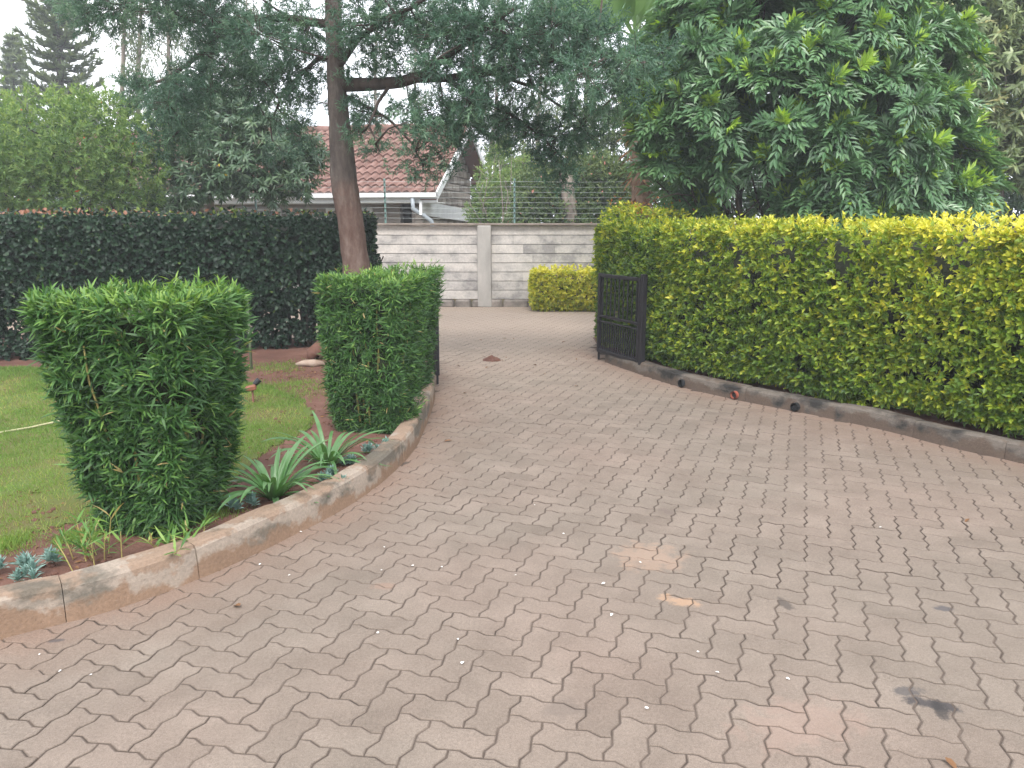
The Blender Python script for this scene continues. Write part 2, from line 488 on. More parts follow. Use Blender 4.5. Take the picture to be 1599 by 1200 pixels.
# foliage
M['bamboo'] = leaf_mat("bamboo_leaf", [(0.0, (0.020, 0.055, 0.018)), (0.4, (0.050, 0.130, 0.034)), (0.72, (0.115, 0.230, 0.052)), (0.93, (0.22, 0.34, 0.08)), (1.0, (0.42, 0.33, 0.15))], 0.5, 0.30, 0.35)
M['golden'] = leaf_mat("golden_hedge_leaf", [(0.0, (0.030, 0.072, 0.012)), (0.32, (0.11, 0.195, 0.020)), (0.58, (0.28, 0.345, 0.030)), (0.80, (0.52, 0.50, 0.045)), (1.0, (0.72, 0.67, 0.12))], 0.45, 0.30, 0.4)
M['dark_hedge'] = leaf_mat("dark_hedge_leaf", [(0.0, (0.008, 0.020, 0.012)), (0.5, (0.015, 0.040, 0.021)), (0.8, (0.032, 0.074, 0.030)), (0.9, (0.17, 0.23, 0.04)), (1.0, (0.28, 0.10, 0.08))], 0.46, 0.15, 0.35)
M['feather'] = leaf_mat("feathery_leaf", [(0.0, (0.030, 0.066, 0.046)), (0.45, (0.064, 0.138, 0.090)), (1.0, (0.145, 0.240, 0.140))], 0.5, 0.25, 0.4, (0.9, 1.0, 0.7))
M['glossy'] = leaf_mat("glossy_leaf", [(0.0, (0.040, 0.102, 0.052)), (0.45, (0.098, 0.202, 0.094)), (0.75, (0.165, 0.29, 0.13)), (0.85, (0.25, 0.42, 0.06)), (1.0, (0.40, 0.56, 0.08))], 0.33, 0.22, 0.55)
M['mango'] = leaf_mat("olive_leaf", [(0.0, (0.08, 0.12, 0.05)), (0.5, (0.18, 0.24, 0.11)), (0.85, (0.32, 0.37, 0.18)), (1.0, (0.38, 0.31, 0.13))], 0.4, 0.25, 0.5)
M['greygreen'] = leaf_mat("grey_green_leaf", [(0.0, (0.034, 0.068, 0.040)), (0.5, (0.078, 0.142, 0.078)), (0.97, (0.155, 0.23, 0.125)), (1.0, (0.5, 0.36, 0.05))], 0.4, 0.22, 0.5)
M['lime'] = leaf_mat("lime_leaf", [(0.0, (0.045, 0.095, 0.034)), (0.5, (0.125, 0.215, 0.068)), (0.95, (0.26, 0.34, 0.12)), (0.99, (0.45, 0.06, 0.03)), (1.0, (0.5, 0.07, 0.03))], 0.5, 0.35, 0.35)
M['bougain'] = leaf_mat("bougainvillea_leaf", [(0.0, (0.030, 0.058, 0.026)), (0.5, (0.080, 0.130, 0.050)), (0.93, (0.17, 0.22, 0.08)), (0.96, (0.55, 0.22, 0.19)), (1.0, (0.62, 0.27, 0.22))], 0.5, 0.28, 0.3)
M['slender'] = leaf_mat("slender_leaf", [(0.0, (0.050, 0.085, 0.045)), (0.5, (0.095, 0.140, 0.070)), (1.0, (0.17, 0.21, 0.10))], 0.5, 0.35, 0.35)
M['pine'] = leaf_mat("pine_needle", [(0.0, (0.075, 0.115, 0.08)), (0.5, (0.14, 0.185, 0.12)), (1.0, (0.22, 0.26, 0.15))], 0.6, 0.4, 0.3)
M['strap'] = leaf_mat("strap_leaf", [(0.0, (0.045, 0.130, 0.028)), (0.5, (0.080, 0.185, 0.060)), (1.0, (0.150, 0.260, 0.125))], 0.40, 0.22, 0.55)
M['banana'] = leaf_mat("banana_leaf", [(0.0, (0.06, 0.14, 0.05)), (1.0, (0.18, 0.30, 0.10))], 0.4, 0.35, 0.4)
M['succulent'] = leaf_mat("succulent_leaf", [(0.0, (0.11, 0.20, 0.175)), (0.5, (0.175, 0.29, 0.26)), (1.0, (0.28, 0.40, 0.365))], 0.55, 0.08, 0.3)
M['grass'] = leaf_mat("grass_blade", [(0.0, (0.085, 0.165, 0.034)), (0.5, (0.165, 0.275, 0.055)), (0.8, (0.27, 0.32, 0.09)), (1.0, (0.38, 0.30, 0.14))], 0.55, 0.35, 0.3)
M['dry'] = leaf_mat("dry_leaf", [(0.0, (0.09, 0.045, 0.025)), (1.0, (0.26, 0.14, 0.07))], 0.8, 0.1, 0.2)

# ------------------------------------------------------------------ foliage engine
TM = {
    'needle': (np.array([[0, -.5, 0], [0, .5, 0], [1, 0, 0]]), [np.array([[0, 1, 2]])]),
    'diamond': (np.array([[0, 0, 0], [.45, -.5, .08], [.45, .5, .08], [1, 0, -.06]]), [np.array([[0, 1, 3], [0, 3, 2]])]),
    'blade': (np.array([[0, 0, 0], [.3, -.5, .02], [.3, .5, .02], [.68, -.34, -.03], [.68, .34, -.03], [1, 0, -.14]]),
              [np.array([[0, 1, 2], [3, 5, 4]]), np.array([[1, 3, 4, 2]])]),
    'oval': (np.array([[0, 0, 0], [.28, -.46, .06], [.28, .46, .06], [.66, -.42, .05], [.66, .42, .05], [1, 0, -.08], [.30, 0, 0], [.66, 0, -.01]]),
             [np.array([[0, 1, 6], [0, 6, 2], [3, 5, 7], [7, 5, 4]]), np.array([[1, 3, 7, 6], [6, 7, 4, 2]])]),
}

def leaves(Pn, A, N, L, W, tint, tm, name, mat, parent):
    T, faces = TM[tm]
    n, k = len(Pn), len(T)
    A = unit(A)
    S = unit(np.cross(A, N))
    N2 = np.cross(S, A)
    L = np.broadcast_to(L, (n,))[:, None, None]
    W = np.broadcast_to(W, (n,))[:, None, None]
    V = Pn[:, None, :] + A[:, None, :] * (T[None, :, 0:1] * L) + S[:, None, :] * (T[None, :, 1:2] * W) + N2[:, None, :] * (T[None, :, 2:3] * L)
    V = V.reshape(-1, 3)
    off = (np.arange(n) * k)[:, None, None]
    polys = [(f[None] + off).reshape(-1, f.shape[1]) for f in faces]
    return obj(name, V, polys, mat, parent, np.repeat(np.clip(tint, 0, 1), k))

def rand_dirs(n, rs=RS):
    return unit(rs.normal(size=(n, 3)))

def perp(D):
    ref = np.where(np.abs(D[:, 2:3]) < 0.9, np.array([[0, 0, 1.0]]), np.array([[1.0, 0, 0]]))
    a = unit(np.cross(D, ref))
    return a, np.cross(D, a)

def sprigs(P0, D, k, spread, stem, rs=RS, jit=0.25, up=0.3):
    """k leaves round each shoot; returns base, axis, normal, sprig index"""
    n = len(P0)
    a, b = perp(D)
    j = np.tile(np.arange(k), n)
    i = np.repeat(np.arange(n), k)
    ph = j * 2.39996 + np.repeat(rs.uniform(0, 6.28, n), k) + rs.normal(0, .25, n * k)
    sp = spread * (1 + rs.normal(0, jit, n * k)) * (1 - 0.45 * j / k)
    R_ = a[i] * np.cos(ph)[:, None] + b[i] * np.sin(ph)[:, None]
    A = D[i] * np.cos(sp)[:, None] + R_ * np.sin(sp)[:, None]
    Pn = P0[i] + D[i] * (stem * (j / k))[:, None]
    N = D[i] + np.array([0, 0, up]) + rs.normal(0, .25, (n * k, 3))
    return Pn, A, N, i

def rbox_surface(n, half, r, rs=RS, faces=None):
    """points + normals on a rounded box centred at 0; faces = weights for (+-x,+-y,+-z)"""
    hx, hy, hz = half
    ar = np.array([hy * hz, hy * hz, hx * hz, hx * hz, hx * hy, hx * hy], float)
    if faces is not None: ar = ar * np.array(faces)
    f = rs.choice(6, n, p=ar / ar.sum())
    p = rs.uniform(-1, 1, (n, 3)) * np.array(half)
    ax, sg = f // 2, np.where(f % 2 == 0, 1.0, -1.0)
    p[np.arange(n), ax] = sg * np.array(half)[ax]
    inner = np.array(half) - r
    c = np.clip(p, -inner, inner)
    nn = unit(p - c)
    return c + nn * r, nn

def smooth_path(pts, step=0.05):
    """Catmull-Rom through 2D points, resampled evenly"""
    p = np.asarray(pts, float)
    p = np.vstack([2 * p[0] - p[1], p, 2 * p[-1] - p[-2]])
    out = []
    for i in range(1, len(p) - 2):
        for t in np.linspace(0, 1, 24, endpoint=False):
            a, b, c, d = p[i - 1], p[i], p[i + 1], p[i + 2]
            out.append(0.5 * (2 * b + (c - a) * t + (2 * a - 5 * b + 4 * c - d) * t * t + (3 * b - a - 3 * c + d) * t ** 3))
    out.append(p[-2])
    out = np.array(out)
    s = np.concatenate([[0], np.cumsum(np.linalg.norm(np.diff(out, axis=0), axis=1))])
    ss = np.arange(0, s[-1], step)
    return np.stack([np.interp(ss, s, out[:, 0]), np.interp(ss, s, out[:, 1])], 1)

def inside(poly, q):
    poly, q = np.asarray(poly), np.asarray(q)
    x, y = q[:, 0], q[:, 1]
    c = np.zeros(len(q), bool)
    j = len(poly) - 1
    for i in range(len(poly)):
        xi, yi, xj, yj = *poly[i][:2], *poly[j][:2]
        if yi != yj:
            c ^= ((yi > y) != (yj > y)) & (x < (xj - xi) * (y - yi) / (yj - yi) + xi)
        j = i
    return c

def sheet(name, poly, cell, zf, mat):
    poly = np.asarray(poly)
    x0, y0, x1, y1 = poly[:, 0].min(), poly[:, 1].min(), poly[:, 0].max(), poly[:, 1].max()
    nx, ny = int((x1 - x0) / cell) + 2, int((y1 - y0) / cell) + 2
    gx, gy = np.meshgrid(x0 + np.arange(nx) * cell, y0 + np.arange(ny) * cell, indexing='ij')
    cx, cy = gx[:-1, :-1] + cell / 2, gy[:-1, :-1] + cell / 2
    keep = inside(poly, np.stack([cx.ravel(), cy.ravel()], 1))
    idx = np.arange(nx * ny).reshape(nx, ny)
    q = np.stack([idx[:-1, :-1].ravel(), idx[1:, :-1].ravel(), idx[1:, 1:].ravel(), idx[:-1, 1:].ravel()], 1)[keep]
    used, inv = np.unique(q, return_inverse=True)
    xy = np.stack([gx.ravel(), gy.ravel()], 1)[used]
    z = zf(xy)
    return obj(name, np.column_stack([xy, z]), [inv.reshape(q.shape)], mat, smooth=True)

# ------------------------------------------------------------------ ground, kerbs, driveway
g = MB(); g.add([[-220, -60, -.045], [220, -60, -.045], [220, 320, -.045], [-220, 320, -.045]], [np.array([[0, 1, 2, 3]])])
tag(g.build("ground", M['far_ground']), "bare brown and green earth reaching to the horizon under the gardens", "ground", kind="structure")

kl = [G(px, py)[:2] for px, py in ((0, 1000), (95, 976), (200, 946), (330, 896), (450, 840), (545, 790), (610, 743), (652, 693), (673, 645), (680, 615), (676, 594))]
e = unit(kl[0] - kl[1])
kl = [kl[0] + e * 2.6 + np.array([-.3, -.55]), kl[0] + e * 1.2 + np.array([-.05, -.12])] + kl + [np.array([-.86, 8.15]), np.array([-1.35, 8.75])]
KL = smooth_path(kl)
kr = [G(px, py)[:2] for px, py in ((948, 567), (997, 584), (1060, 604), (1150, 625), (1240, 643), (1370, 670), (1480, 698), (1599, 725))]
e = unit(kr[-1] - kr[-2])
kr = [np.array([.80, 9.75])] + kr + [kr[-1] + e * 1.5 + np.array([0, -.10]), kr[-1] + e * 3.2 + np.array([0, -.45])]
KR = smooth_path(kr)

def path_frames(path):
    t = unit(np.gradient(path, axis=0))
    return t, np.stack([-t[:, 1], t[:, 0]], 1)       # tangent, left normal

def kerb(name, path, side, length, mat, prefix, height, label):
    root = thing(name, label, "kerb", (*path[0], 0), kind="structure")
    t, nl = path_frames(path)
    nl = nl * side
    step = np.linalg.norm(path[1] - path[0])
    per = int(length / step)
    # profile (offset inwards, z), outer face first
    prof = [(-.004, -.06), (0, 0), (.004, height * .55), (.010, height * .86), (.022, height * .97), (.040, height), (.118, height * .985), (.132, height * .9), (.135, -.06)]
    i = 0
    while i < len(path) - 4:
        j = min(i + per + random.randint(-3, 3), len(path) - 1)
        ids = np.arange(i, j + 1)
        dz, dn, tilt = random.uniform(-.006, .006), random.uniform(-.006, .006), random.uniform(-.03, .03)
        rows = []
        for q, k in enumerate(ids):
            p = path[k]
            endpinch = 0.003 if q in (0, len(ids) - 1) else 0
            c = p + t[k] * ((0.0015 if q == 0 else -0.0015 if q == len(ids) - 1 else 0))
            for o, z in prof:
                o2 = o + dn + (endpinch if o < .06 else -endpinch) + tilt * z
                z2 = z + (dz if z > .02 else 0) - (endpinch if z > .06 else 0)
                rows.append([*(c + nl[k] * o2), z2 + (float(vnoise(np.array([[c[0] * 5, c[1] * 5, o * 9]]))[0]) * .006 if z > .02 else 0)])
        m = len(prof)
        V = np.array(rows)
        q_ = [[a * m + b, (a + 1) * m + b, (a + 1) * m + b + 1, a * m + b + 1] for a in range(len(ids) - 1) for b in range(m - 1)]
        o = obj("kerb_stone", V, [np.array(q_), np.array([list(range(m)), list(range((len(ids) - 1) * m, len(ids) * m))[::-1]])], mat, root, smooth=False)
        i = j
    return root
kerb("kerb", KL, 1, .74, M['kerb'], "", .162, "curved soil stained concrete kerb round the bamboo and lily bed")
K0 = int(np.argmax(KR[:, 0] / KR[:, 1] > .1185))
kR = kerb("kerb", KR[K0:], 1, .80, M['kerb_dark'], "", .125, "dark weathered concrete kerb along the foot of the golden hedge")
for px, py in ((1066, 600), (1149, 619), (1247, 637)):
    p = G(px, py, .04)
    k = np.argmin(np.linalg.norm(KR - p[:2], axis=1))
    tt, nn = path_frames(KR)
    c = np.array([*(KR[k]), .045]); nv = np.array([*nn[k], 0])
    b = MB()
    b.tube([c - nv * .030, c + nv * .02], [.036, .036], 14, cap=False)
    b.tube([c + nv * .02, c - nv * .030], [.029, .029], 14, cap=False)
    q = b.build("drain_pipe", M['pipe_red'] if px == 1149 else M['black'], kR, True)
    d = MB(); d.tube([c - nv * .012, c - nv * .011], [.030, .030], 14)
    d.build("bore_shade_disc", M['black'], q)  # black disc standing in for the shade inside the pipe

BEDL = np.vstack([KL + path_frames(KL)[1] * .07, [[-1.75, 9.3], [-1.75, 10.7], [-14, 10.2], [-14, .2]]])
BEDR = np.vstack([KR[K0:] + path_frames(KR)[1][K0:] * .07, [[16, 1.0], [16, 15.05], [2.6, 15.05], [2.6, 11.5], [1.05, 10.2]]])

# pavers : zig-zag interlocking blocks in herringbone, each block a bevelled island of the driveway mesh
def driveway():
    U = 0.1125
    yaw = R(-20)
    cr, sr = math.cos(yaw), math.sin(yaw)
    d_ = .074
    pr = [(0, 0), (.30, d_), (.70, -d_)]
    def outline(nx, ny):
        pts = []
        for i in range(nx): pts += [(i + t, v) for t, v in pr]
        for j in range(ny): pts += [(nx - v, j + t) for t, v in pr]
        for i in reversed(range(nx)): pts += [(i + 1, ny)] + [(i + t, ny + v) for t, v in pr[:0:-1]]
        for j in reversed(range(ny)): pts += [(0, j + 1)] + [(-v, j + t) for t, v in pr[:0:-1]]
        return np.array(pts) * U
    def inset(o, r):
        a = np.roll(o, 1, 0); b = np.roll(o, -1, 0)
        t = unit(b - a)
        n = np.stack([-t[:, 1], t[:, 0]], 1)
        return o + n * r
    Vt = []
    for o in (outline(2, 1), outline(1, 2)):
        r1, r2 = inset(o, .0026), inset(o, .0072)
        Vt.append(np.concatenate([np.column_stack([r1, np.full(len(o), -.02)]), np.column_stack([r1, np.full(len(o), -.0030)]), np.column_stack([r2, np.zeros(len(o))])]))
    m = 18
    k = np.arange(m); k2 = (k + 1) % m
    Q = np.concatenate([np.stack([k, k2, k2 + m, k + m], 1), np.stack([k + m, k2 + m, k2 + 2 * m, k + 2 * m], 1)])
    N_ = np.arange(2 * m, 3 * m)[None]
    I, J = np.meshgrid(np.arange(-130, 170), np.arange(-20, 190), indexing='ij')
    I, J = I.ravel(), J.ravel()
    kk = (I + J) % 4
    allV, allQ, allN, allT, n = [], [], [], [], 0
    for sel, tpl in ((0, Vt[0]), (2, Vt[1])):
        ii, jj = I[kk == sel], J[kk == sel]
        cx = (ii + (1 if sel == 0 else .5)) * U; cy = (jj + (.5 if sel == 0 else 1)) * U
        wx, wy = cx * cr - cy * sr, cx * sr + cy * cr
        q = np.stack([wx, wy], 1)
        ok = (wy > .9) & (wy < 15.1) & (np.abs(wx) < .78 * wy + 1.2) & ~inside(BEDL, q) & ~inside(BEDR, q)
        ii, jj, wx, wy = ii[ok], jj[ok], wx[ok], wy[ok]
        cnt = len(ii)
        base = np.stack([ii * U, jj * U, np.zeros(cnt)], 1)
        V = tpl[None] + base[:, None]
        ctr = tpl[:, :2].mean(0)
        loc = tpl[None, :, :2] - ctr
        tx, ty = RS.normal(0, .003, cnt), RS.normal(0, .003, cnt)
        dz = RS.normal(0, .0008, cnt) + .003 * vnoise(np.stack([wx * 1.1, wy * 1.1, wx * 0], 1), 3)
        dz = np.maximum(dz, -.0006)
        V[:, :, 2] += dz[:, None] + loc[..., 0] * tx[:, None] + loc[..., 1] * ty[:, None]
        x, y = V[..., 0].copy(), V[..., 1].copy()
        V[..., 0], V[..., 1] = x * cr - y * sr, x * sr + y * cr
        off = n + np.arange(cnt)[:, None, None] * (3 * m)
        allQ.append((Q[None] + off).reshape(-1, 4)); allN.append((N_[None] + off).reshape(-1, m))
        allV.append(V.reshape(-1, 3))
        allT.append(np.repeat(np.clip(RS.normal(.5, .11, cnt) - (RS.rand(cnt) < .04) * .25, 0, 1), 3 * m))
        n += cnt * 3 * m
    V = np.concatenate(allV)
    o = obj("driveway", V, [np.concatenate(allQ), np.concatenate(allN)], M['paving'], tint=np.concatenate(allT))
    dist = np.full(len(V), 9.)
    for path in (KL, KR):
        for q in path[::2]:
            dist = np.minimum(dist, np.hypot(V[:, 0] - q[0], V[:, 1] - q[1]))
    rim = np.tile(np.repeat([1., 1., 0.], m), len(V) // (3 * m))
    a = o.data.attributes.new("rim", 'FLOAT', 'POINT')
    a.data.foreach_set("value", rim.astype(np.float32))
    a = o.data.attributes.new("edge", 'FLOAT', 'POINT')
    a.data.foreach_set("value", dist.astype(np.float32))
    return o
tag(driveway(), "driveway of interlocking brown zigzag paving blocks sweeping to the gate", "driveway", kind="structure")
s_ = MB()
s_.add([[-14, -3, -.0040], [16, -3, -.0040], [16, 15.3, -.0040], [-14, 15.3, -.0040]], [np.array([[0, 1, 2, 3]])])
tag(s_.build("paving_sand", M['sand']), "dark sand bed showing in the joints between paving blocks", "sand", kind="structure")

def soil_z(xy):
    z = .098 + .014 * vnoise(np.column_stack([xy * 2.3, xy[:, :1] * 0]), 5) + .008 * vnoise(np.column_stack([xy * 9, xy[:, :1] * 0]), 6)
    return z - np.clip((xy[:, 1] - 10.2) / .4, 0, 1) * .1 * (xy[:, 0] < 0)
tag(sheet("garden_soil", BEDL, .05, soil_z, M['soil']), "red brown earth of the raised bed left of the driveway", "soil", kind="structure")
tag(sheet("hedge_soil", BEDR, .10, soil_z, M['soil']), "shaded earth under the golden hedge right of the driveway", "soil", kind="structure")

LAWN = np.array([G(px, py, .1)[:2] for px, py in ((-500, 900), (-60, 862), (0, 848), (60, 828), (130, 812), (200, 800), (330, 780), (372, 740), (400, 712), (440, 690), (480, 672), (490, 645), (455, 615), (400, 600), (330, 590), (200, 582), (0, 574), (-500, 580))])
tag(sheet("lawn", LAWN, .05, lambda xy: soil_z(xy) + .006, M['lawn']), "patchy lawn between the dark hedge and the bamboo bed", "lawn", kind="structure")

def grass():
    lo, hi = LAWN.min(0), LAWN.max(0)
    lo = np.maximum(lo, [-7.5, 0]); 
    n = 260000
    q = RS.uniform(lo - .1, hi + .12, (n, 2))
    edge = inside(LAWN, q + .10 * np.stack([vnoise(np.column_stack([q * 4, q[:, :1] * 0]), 8), vnoise(np.column_stack([q * 4, q[:, :1] * 0]), 9)], 1))
    dry = vnoise(np.column_stack([q * 1.7, q[:, :1] * 0]), 10) + .5 * vnoise(np.column_stack([q * 6, q[:, :1] * 0]), 12)
    ok = edge & (RS.rand(n) < np.clip(.97 - .75 * np.clip(dry, 0, 1), 0, 1))
    # sparse tufts on the bare soil by the hedge
    ctr = [G(px, py, .1)[:2] for px, py in ((430, 575), (450, 600), (470, 612), (120, 838), (15, 850), (330, 800))]
    rad = [.35, .3, .35, .10, .12, .15]
    ex = [np.array(c) + RS.normal(0, r * .5, (900, 2)) for c, r in zip(ctr, rad)]
    q = np.vstack([q[ok]] + ex); dry = np.concatenate([dry[ok], np.full(900 * len(ctr), .1)])
    ok = ~inside([(a[0], a[1]) for a in []] or [(9, 9), (9, 9.1), (9.1, 9)], q)
    n = len(q)
    z = soil_z(q) + .004
    A = np.column_stack([RS.normal(0, .55, (n, 2)), np.full(n, 1.0)])
    far = np.clip(q[:, 1] / 5, 1, 2)
    t = .36 + .17 * RS.normal(size=n) + .42 * np.clip(dry, -.3, 1) + (RS.rand(n) < .06) * .4
    return leaves(np.column_stack([q, z]), A, rand_dirs(n), RS.uniform(.018, .042, n), .0034 * far, t, 'needle', "lawn_grass", M['grass'], None)
tag(grass(), "short patchy lawn grass with dry yellow blades", "grass", kind="stuff")
# ------------------------------------------------------------------ boundary wall and electric fence
WY = 15.15
def boundary_wall():
    root = thing("boundary_wall", "pale grey coursed block wall across the far end of the driveway", "wall", (0, WY, 0))
    piers = [-12.6, -9.6, -6.6, -3.55, -.52, 2.5, 5.5, 8.5, 11.5]
    f0, f1, nc = .14, 1.515, 8
    ch = (f1 - f0) / nc
    for px_ in piers:
        b = MB(); b.box((px_, WY - .03, .76), (.26, .30, 1.52), .012)
        b.build("pier", M['pier'], root)
    for a, b_ in zip(piers[:-1], piers[1:]):
        x0, x1 = a + .131, b_ - .131
        m = MB()
        joints = (a > -1)
        for c in range(nc):
            z = f0 + ch * (c + .5)
            x = x0
            while x < x1 - .01:
                ln = random.choice((.42, .6, .78, .9)) if joints else random.choice((1.2, 1.6, 2.8))
                xe = x1 if x + ln > x1 - .25 else x + ln
                vj = .0015 if joints else .001
                m.box(((x + xe) / 2, WY + random.uniform(-.003, .003), z), (xe - x - vj, .16, ch - .011), .002, tint=random.random())
                x = xe
        m.box(((x0 + x1) / 2, WY + .03, (f0 + f1) / 2), (x1 - x0, .12, f1 - f0 - .02), .002, tint=.1)   # mortar
        m.build("block_panel", M['wall'], root)
        k = MB()
        x = x0 - .12
        while x < x1 + .1:
            ln = random.uniform(.3, .55)
            k.box((x + ln / 2, WY - .035 + random.uniform(-.02, .01), .055), (ln - .03, .24, .17 + random.uniform(-.03, .015)), .03, tint=random.random())
            x += ln
        k.build("footing_stones", M['footing'], root)
    for a, b_ in zip(piers[:-1], piers[1:]):
        k = MB(); k.box(((a + b_) / 2, WY - .02, 1.541), (b_ - a - .004, .30, .045), .008)
        k.build("coping", M['coping'], root)
boundary_wall()

def electric_fence():
    root = thing("electric_fence", "thin electric fence wires on green posts along the wall top", "fence", (0, WY, 1.56))
    xs = [(606 - 799.5) / F_PX * WY + 2.43 * k for k in range(-4, 5)]
    for x in xs:
        b = MB(); b.box((x, WY + .02, 1.56 + .41), (.034, .034, .82), .004)
        p = b.build("post", M['post_green'], root)
        for k in range(8):
            q = MB(); q.box((x, WY - .006, 1.66 + k * .095), (.022, .018, .03), .003); q.build("insulator", M['black'], p)
    for k in range(8):
        z = 1.66 + k * .095
        b = MB()
        pts = []
        for i in range(len(xs) - 1):
            for t in np.linspace(0, 1, 5)[:-1]:
                pts.append([xs[i] + (xs[i + 1] - xs[i]) * t, WY - .018, z - .012 * math.sin(math.pi * t)])
        b.tube(pts, .0017, 5); b.build("wire", M['wire'], root)
electric_fence()

# ------------------------------------------------------------------ houses beyond the wall
def tile_slope(o, u, v, nu, nv, pitch=.23, course=.345):
    """wavy interlocking tiles: o corner at eave, u along the eave, v up the slope (unit vectors)"""
    o, u, v = np.array(o, float), unit(u), unit(v)
    nrm = np.cross(u, v)
    if nrm[2] < 0: nrm = -nrm
    mb = MB()
    cols = int(nu / pitch * 8) + 1
    uu = np.linspace(0, nu, cols)
    wave = .032 * np.sin(uu / pitch * 2 * math.pi) + .010 * np.sin(uu / pitch * 4 * math.pi + .8)
    rows = int(math.ceil(nv / course))
    for r in range(rows):
        v0, v1 = r * course - .035, min((r + 1) * course, nv)
        ring = []
        for vv, h in ((v0, .0), (v0, .062), (v1, .008)):
            ring.append(o + np.outer(uu, u) + v * vv + np.outer(h + wave, nrm))
        V = np.concatenate(ring)
        q = [[a * cols + i, a * cols + i + 1, (a + 1) * cols + i + 1, (a + 1) * cols + i] for a in range(2) for i in range(cols - 1)]
        mb.add(V, [np.array(q)], np.tile(.5 + .4 * vnoise(np.column_stack([np.floor(uu / pitch) * 3.7 + .5, np.full(cols, r * 5.3), np.zeros(cols)]), 2), 3))
    return mb

def house():
    TH = R(12)
    P0 = P(683, 301, 20.0)
    el, eb = np.array([-math.cos(TH), math.sin(TH), 0]), np.array([math.sin(TH), math.cos(TH), 0])
    base = np.array([P0[0], P0[1], 0])
    root = thing("tiled_house", "stone gabled house with wavy red brown tiled roof behind the wall", "house", base)
    ze, zr = P0[2] + .03, 4.22
    H = lambda a, b, z: base + el * a + eb * b + np.array([0, 0, z])
    W, BR, BE = 13.0, 3.2, 5.25
    zb = zr - (zr - ze) / BR * (BE - BR)
    ax = [el, eb, np.array([0, 0, 1.0])]
    def hbox(name, c, size, mat, bev=.006, par=root):
        b = MB(); b.box(H(*c), size, bev, axes=ax); return b.build(name, mat, par)
    sl = unit(H(0, BR, zr) - H(0, 0, ze)); ln = math.hypot(BR, zr - ze)
    roof = tile_slope(H(0.02, -.06, ze - .03), el, sl, W, ln + .08).build("roof", M['tile'], root)
    sb = unit(H(0, BR, zr) - H(0, BE, zb)); lb = math.hypot(BE - BR, zr - zb)
    tile_slope(H(0.02, BE, zb), el, sb, W, lb).build("rear_slope", M['tile'], roof)
    r = MB()
    for k in range(int(W / .38)):
        r.tube([H(.02 + k * .38, BR, zr + .02), H(.02 + k * .38 + .40, BR, zr + .035)], [.105, .12], 10, tint=random.random())
    r.build("ridge_tiles", M['tile'], roof, True)
    # under-roof deck
    for (b0, z0, b1, z1) in ((0, ze - .05, BR, zr - .05), (BE, zb - .05, BR, zr - .05)):
        m = MB(); A0, A1, A2, A3 = H(.05, b0, z0), H(W, b0, z0), H(W, b1, z1), H(.05, b1, z1)
        m.add([A0, A1, A2, A3], [np.array([[0, 1, 2, 3]])]); m.build("roof_deck", M['soffit'], root)
    # gable wall: courses of rough stone set back 0.45 m under the verge
    GA = .47
    gz = lambda b: (ze + (zr - ze) / BR * b if b < BR else zr - (zr - ze) / BR * (b - BR)) - .12
    m = MB(); chz = .205; z = .0
    while z < zr:
        lo = [b for b in np.arange(.25, 4.95, .02) if gz(b) > z + chz * .6]
        if not lo: break
        b0, b1 = lo[0], lo[-1]
        x = b0
        while x < b1 - .03:
            xe = min(x + random.uniform(.30, .48), b1)
            if b1 - xe < .12: xe = b1
            m.box(H(GA + .10 + random.uniform(-.012, .012), (x + xe) / 2, z + chz / 2), (.22, xe - x - .012, chz - .012), .022, axes=ax, tint=random.random())
            x = xe
        z += chz
    m.build("gable_wall", M['gable'], root)
    hbox("gable_backing", (GA + .26, 2.6, 1.3), (.1, 4.6, 2.6), M['shade_wall'])
    hbox("front_wall", (W / 2 + .6, .72, 1.12), (W - 1.2, .22, 2.24), M['shade_wall'])
    hbox("rear_wall", (W / 2 + .6, 4.85, 1.4), (W - 1.2, .22, 2.8), M['shade_wall'])
    for a in (2.6, 5.2, 8.2):
        f = hbox("window", (a, .59, 1.45), (1.3, .06, 1.0), M['white'])
        hbox("pane", (a, .55, 1.45), (1.14, .03, .86), M['black'], par=f)
    m = MB(); dv = unit(eb * 5.0 - np.array([0, 0, .17])); m.box(H(GA - .04, 2.40, 1.86), (.07, 4.9, .36), .006, axes=[el, dv, np.cross(el, dv)]); m.build("white_band", M['white'], root)
    # barge boards
    for (b0, z0, b1, z1) in ((-.05, ze - .10, BR + .02, zr - .03), (BE + .03, zb - .06, BR - .0, zr - .035)):
        c = (H(0, b0, z0) + H(0, b1, z1)) / 2
        d = unit(H(0, b1, z1) - H(0, b0, z0))
        L_ = np.linalg.norm(H(0, b1, z1) - H(0, b0, z0))
        m = MB(); m.box(c - el * .005, (.04, L_, .20), .004, axes=[el, d, np.cross(el, d)]); m.build("barge_board", M['white'], root)
        m = MB(); m.box(c + el * .24 - np.array([0, 0, .13]), (.42, L_ - .1, .02), .003, axes=[el, d, np.cross(el, d)]); m.build("soffit", M['soffit'], root)
    hbox("eave_return", (.24, BE - .12, zb - .19), (.44, .36, .16), M['soffit'])
    hbox("fascia", (W / 2, .02, ze - .145), (W, .03, .24), M['white'])
    hbox("eave_soffit", (W / 2, .36, ze - .27), (W, .64, .02), M['white'])
    m = MB()
    for k in range(1):
        prof = [(-.14, .0), (-.15, -.10), (-.05, -.12), (-.01, -.11), (-.01, -.10), (-.05, -.105), (-.135, -.09), (-.125, .0)]
        V = np.array([H(a, -.005 + p, ze - .035 + q) for a in (0.0, W) for p, q in prof]); n = len(prof)
        m.add(V, [np.array([[i, (i + 1) % n, n + (i + 1) % n, n + i] for i in range(n)]), np.array([list(range(n))[::-1], list(range(n, 2 * n))])])
    m.build("gutter", M['white'], root)
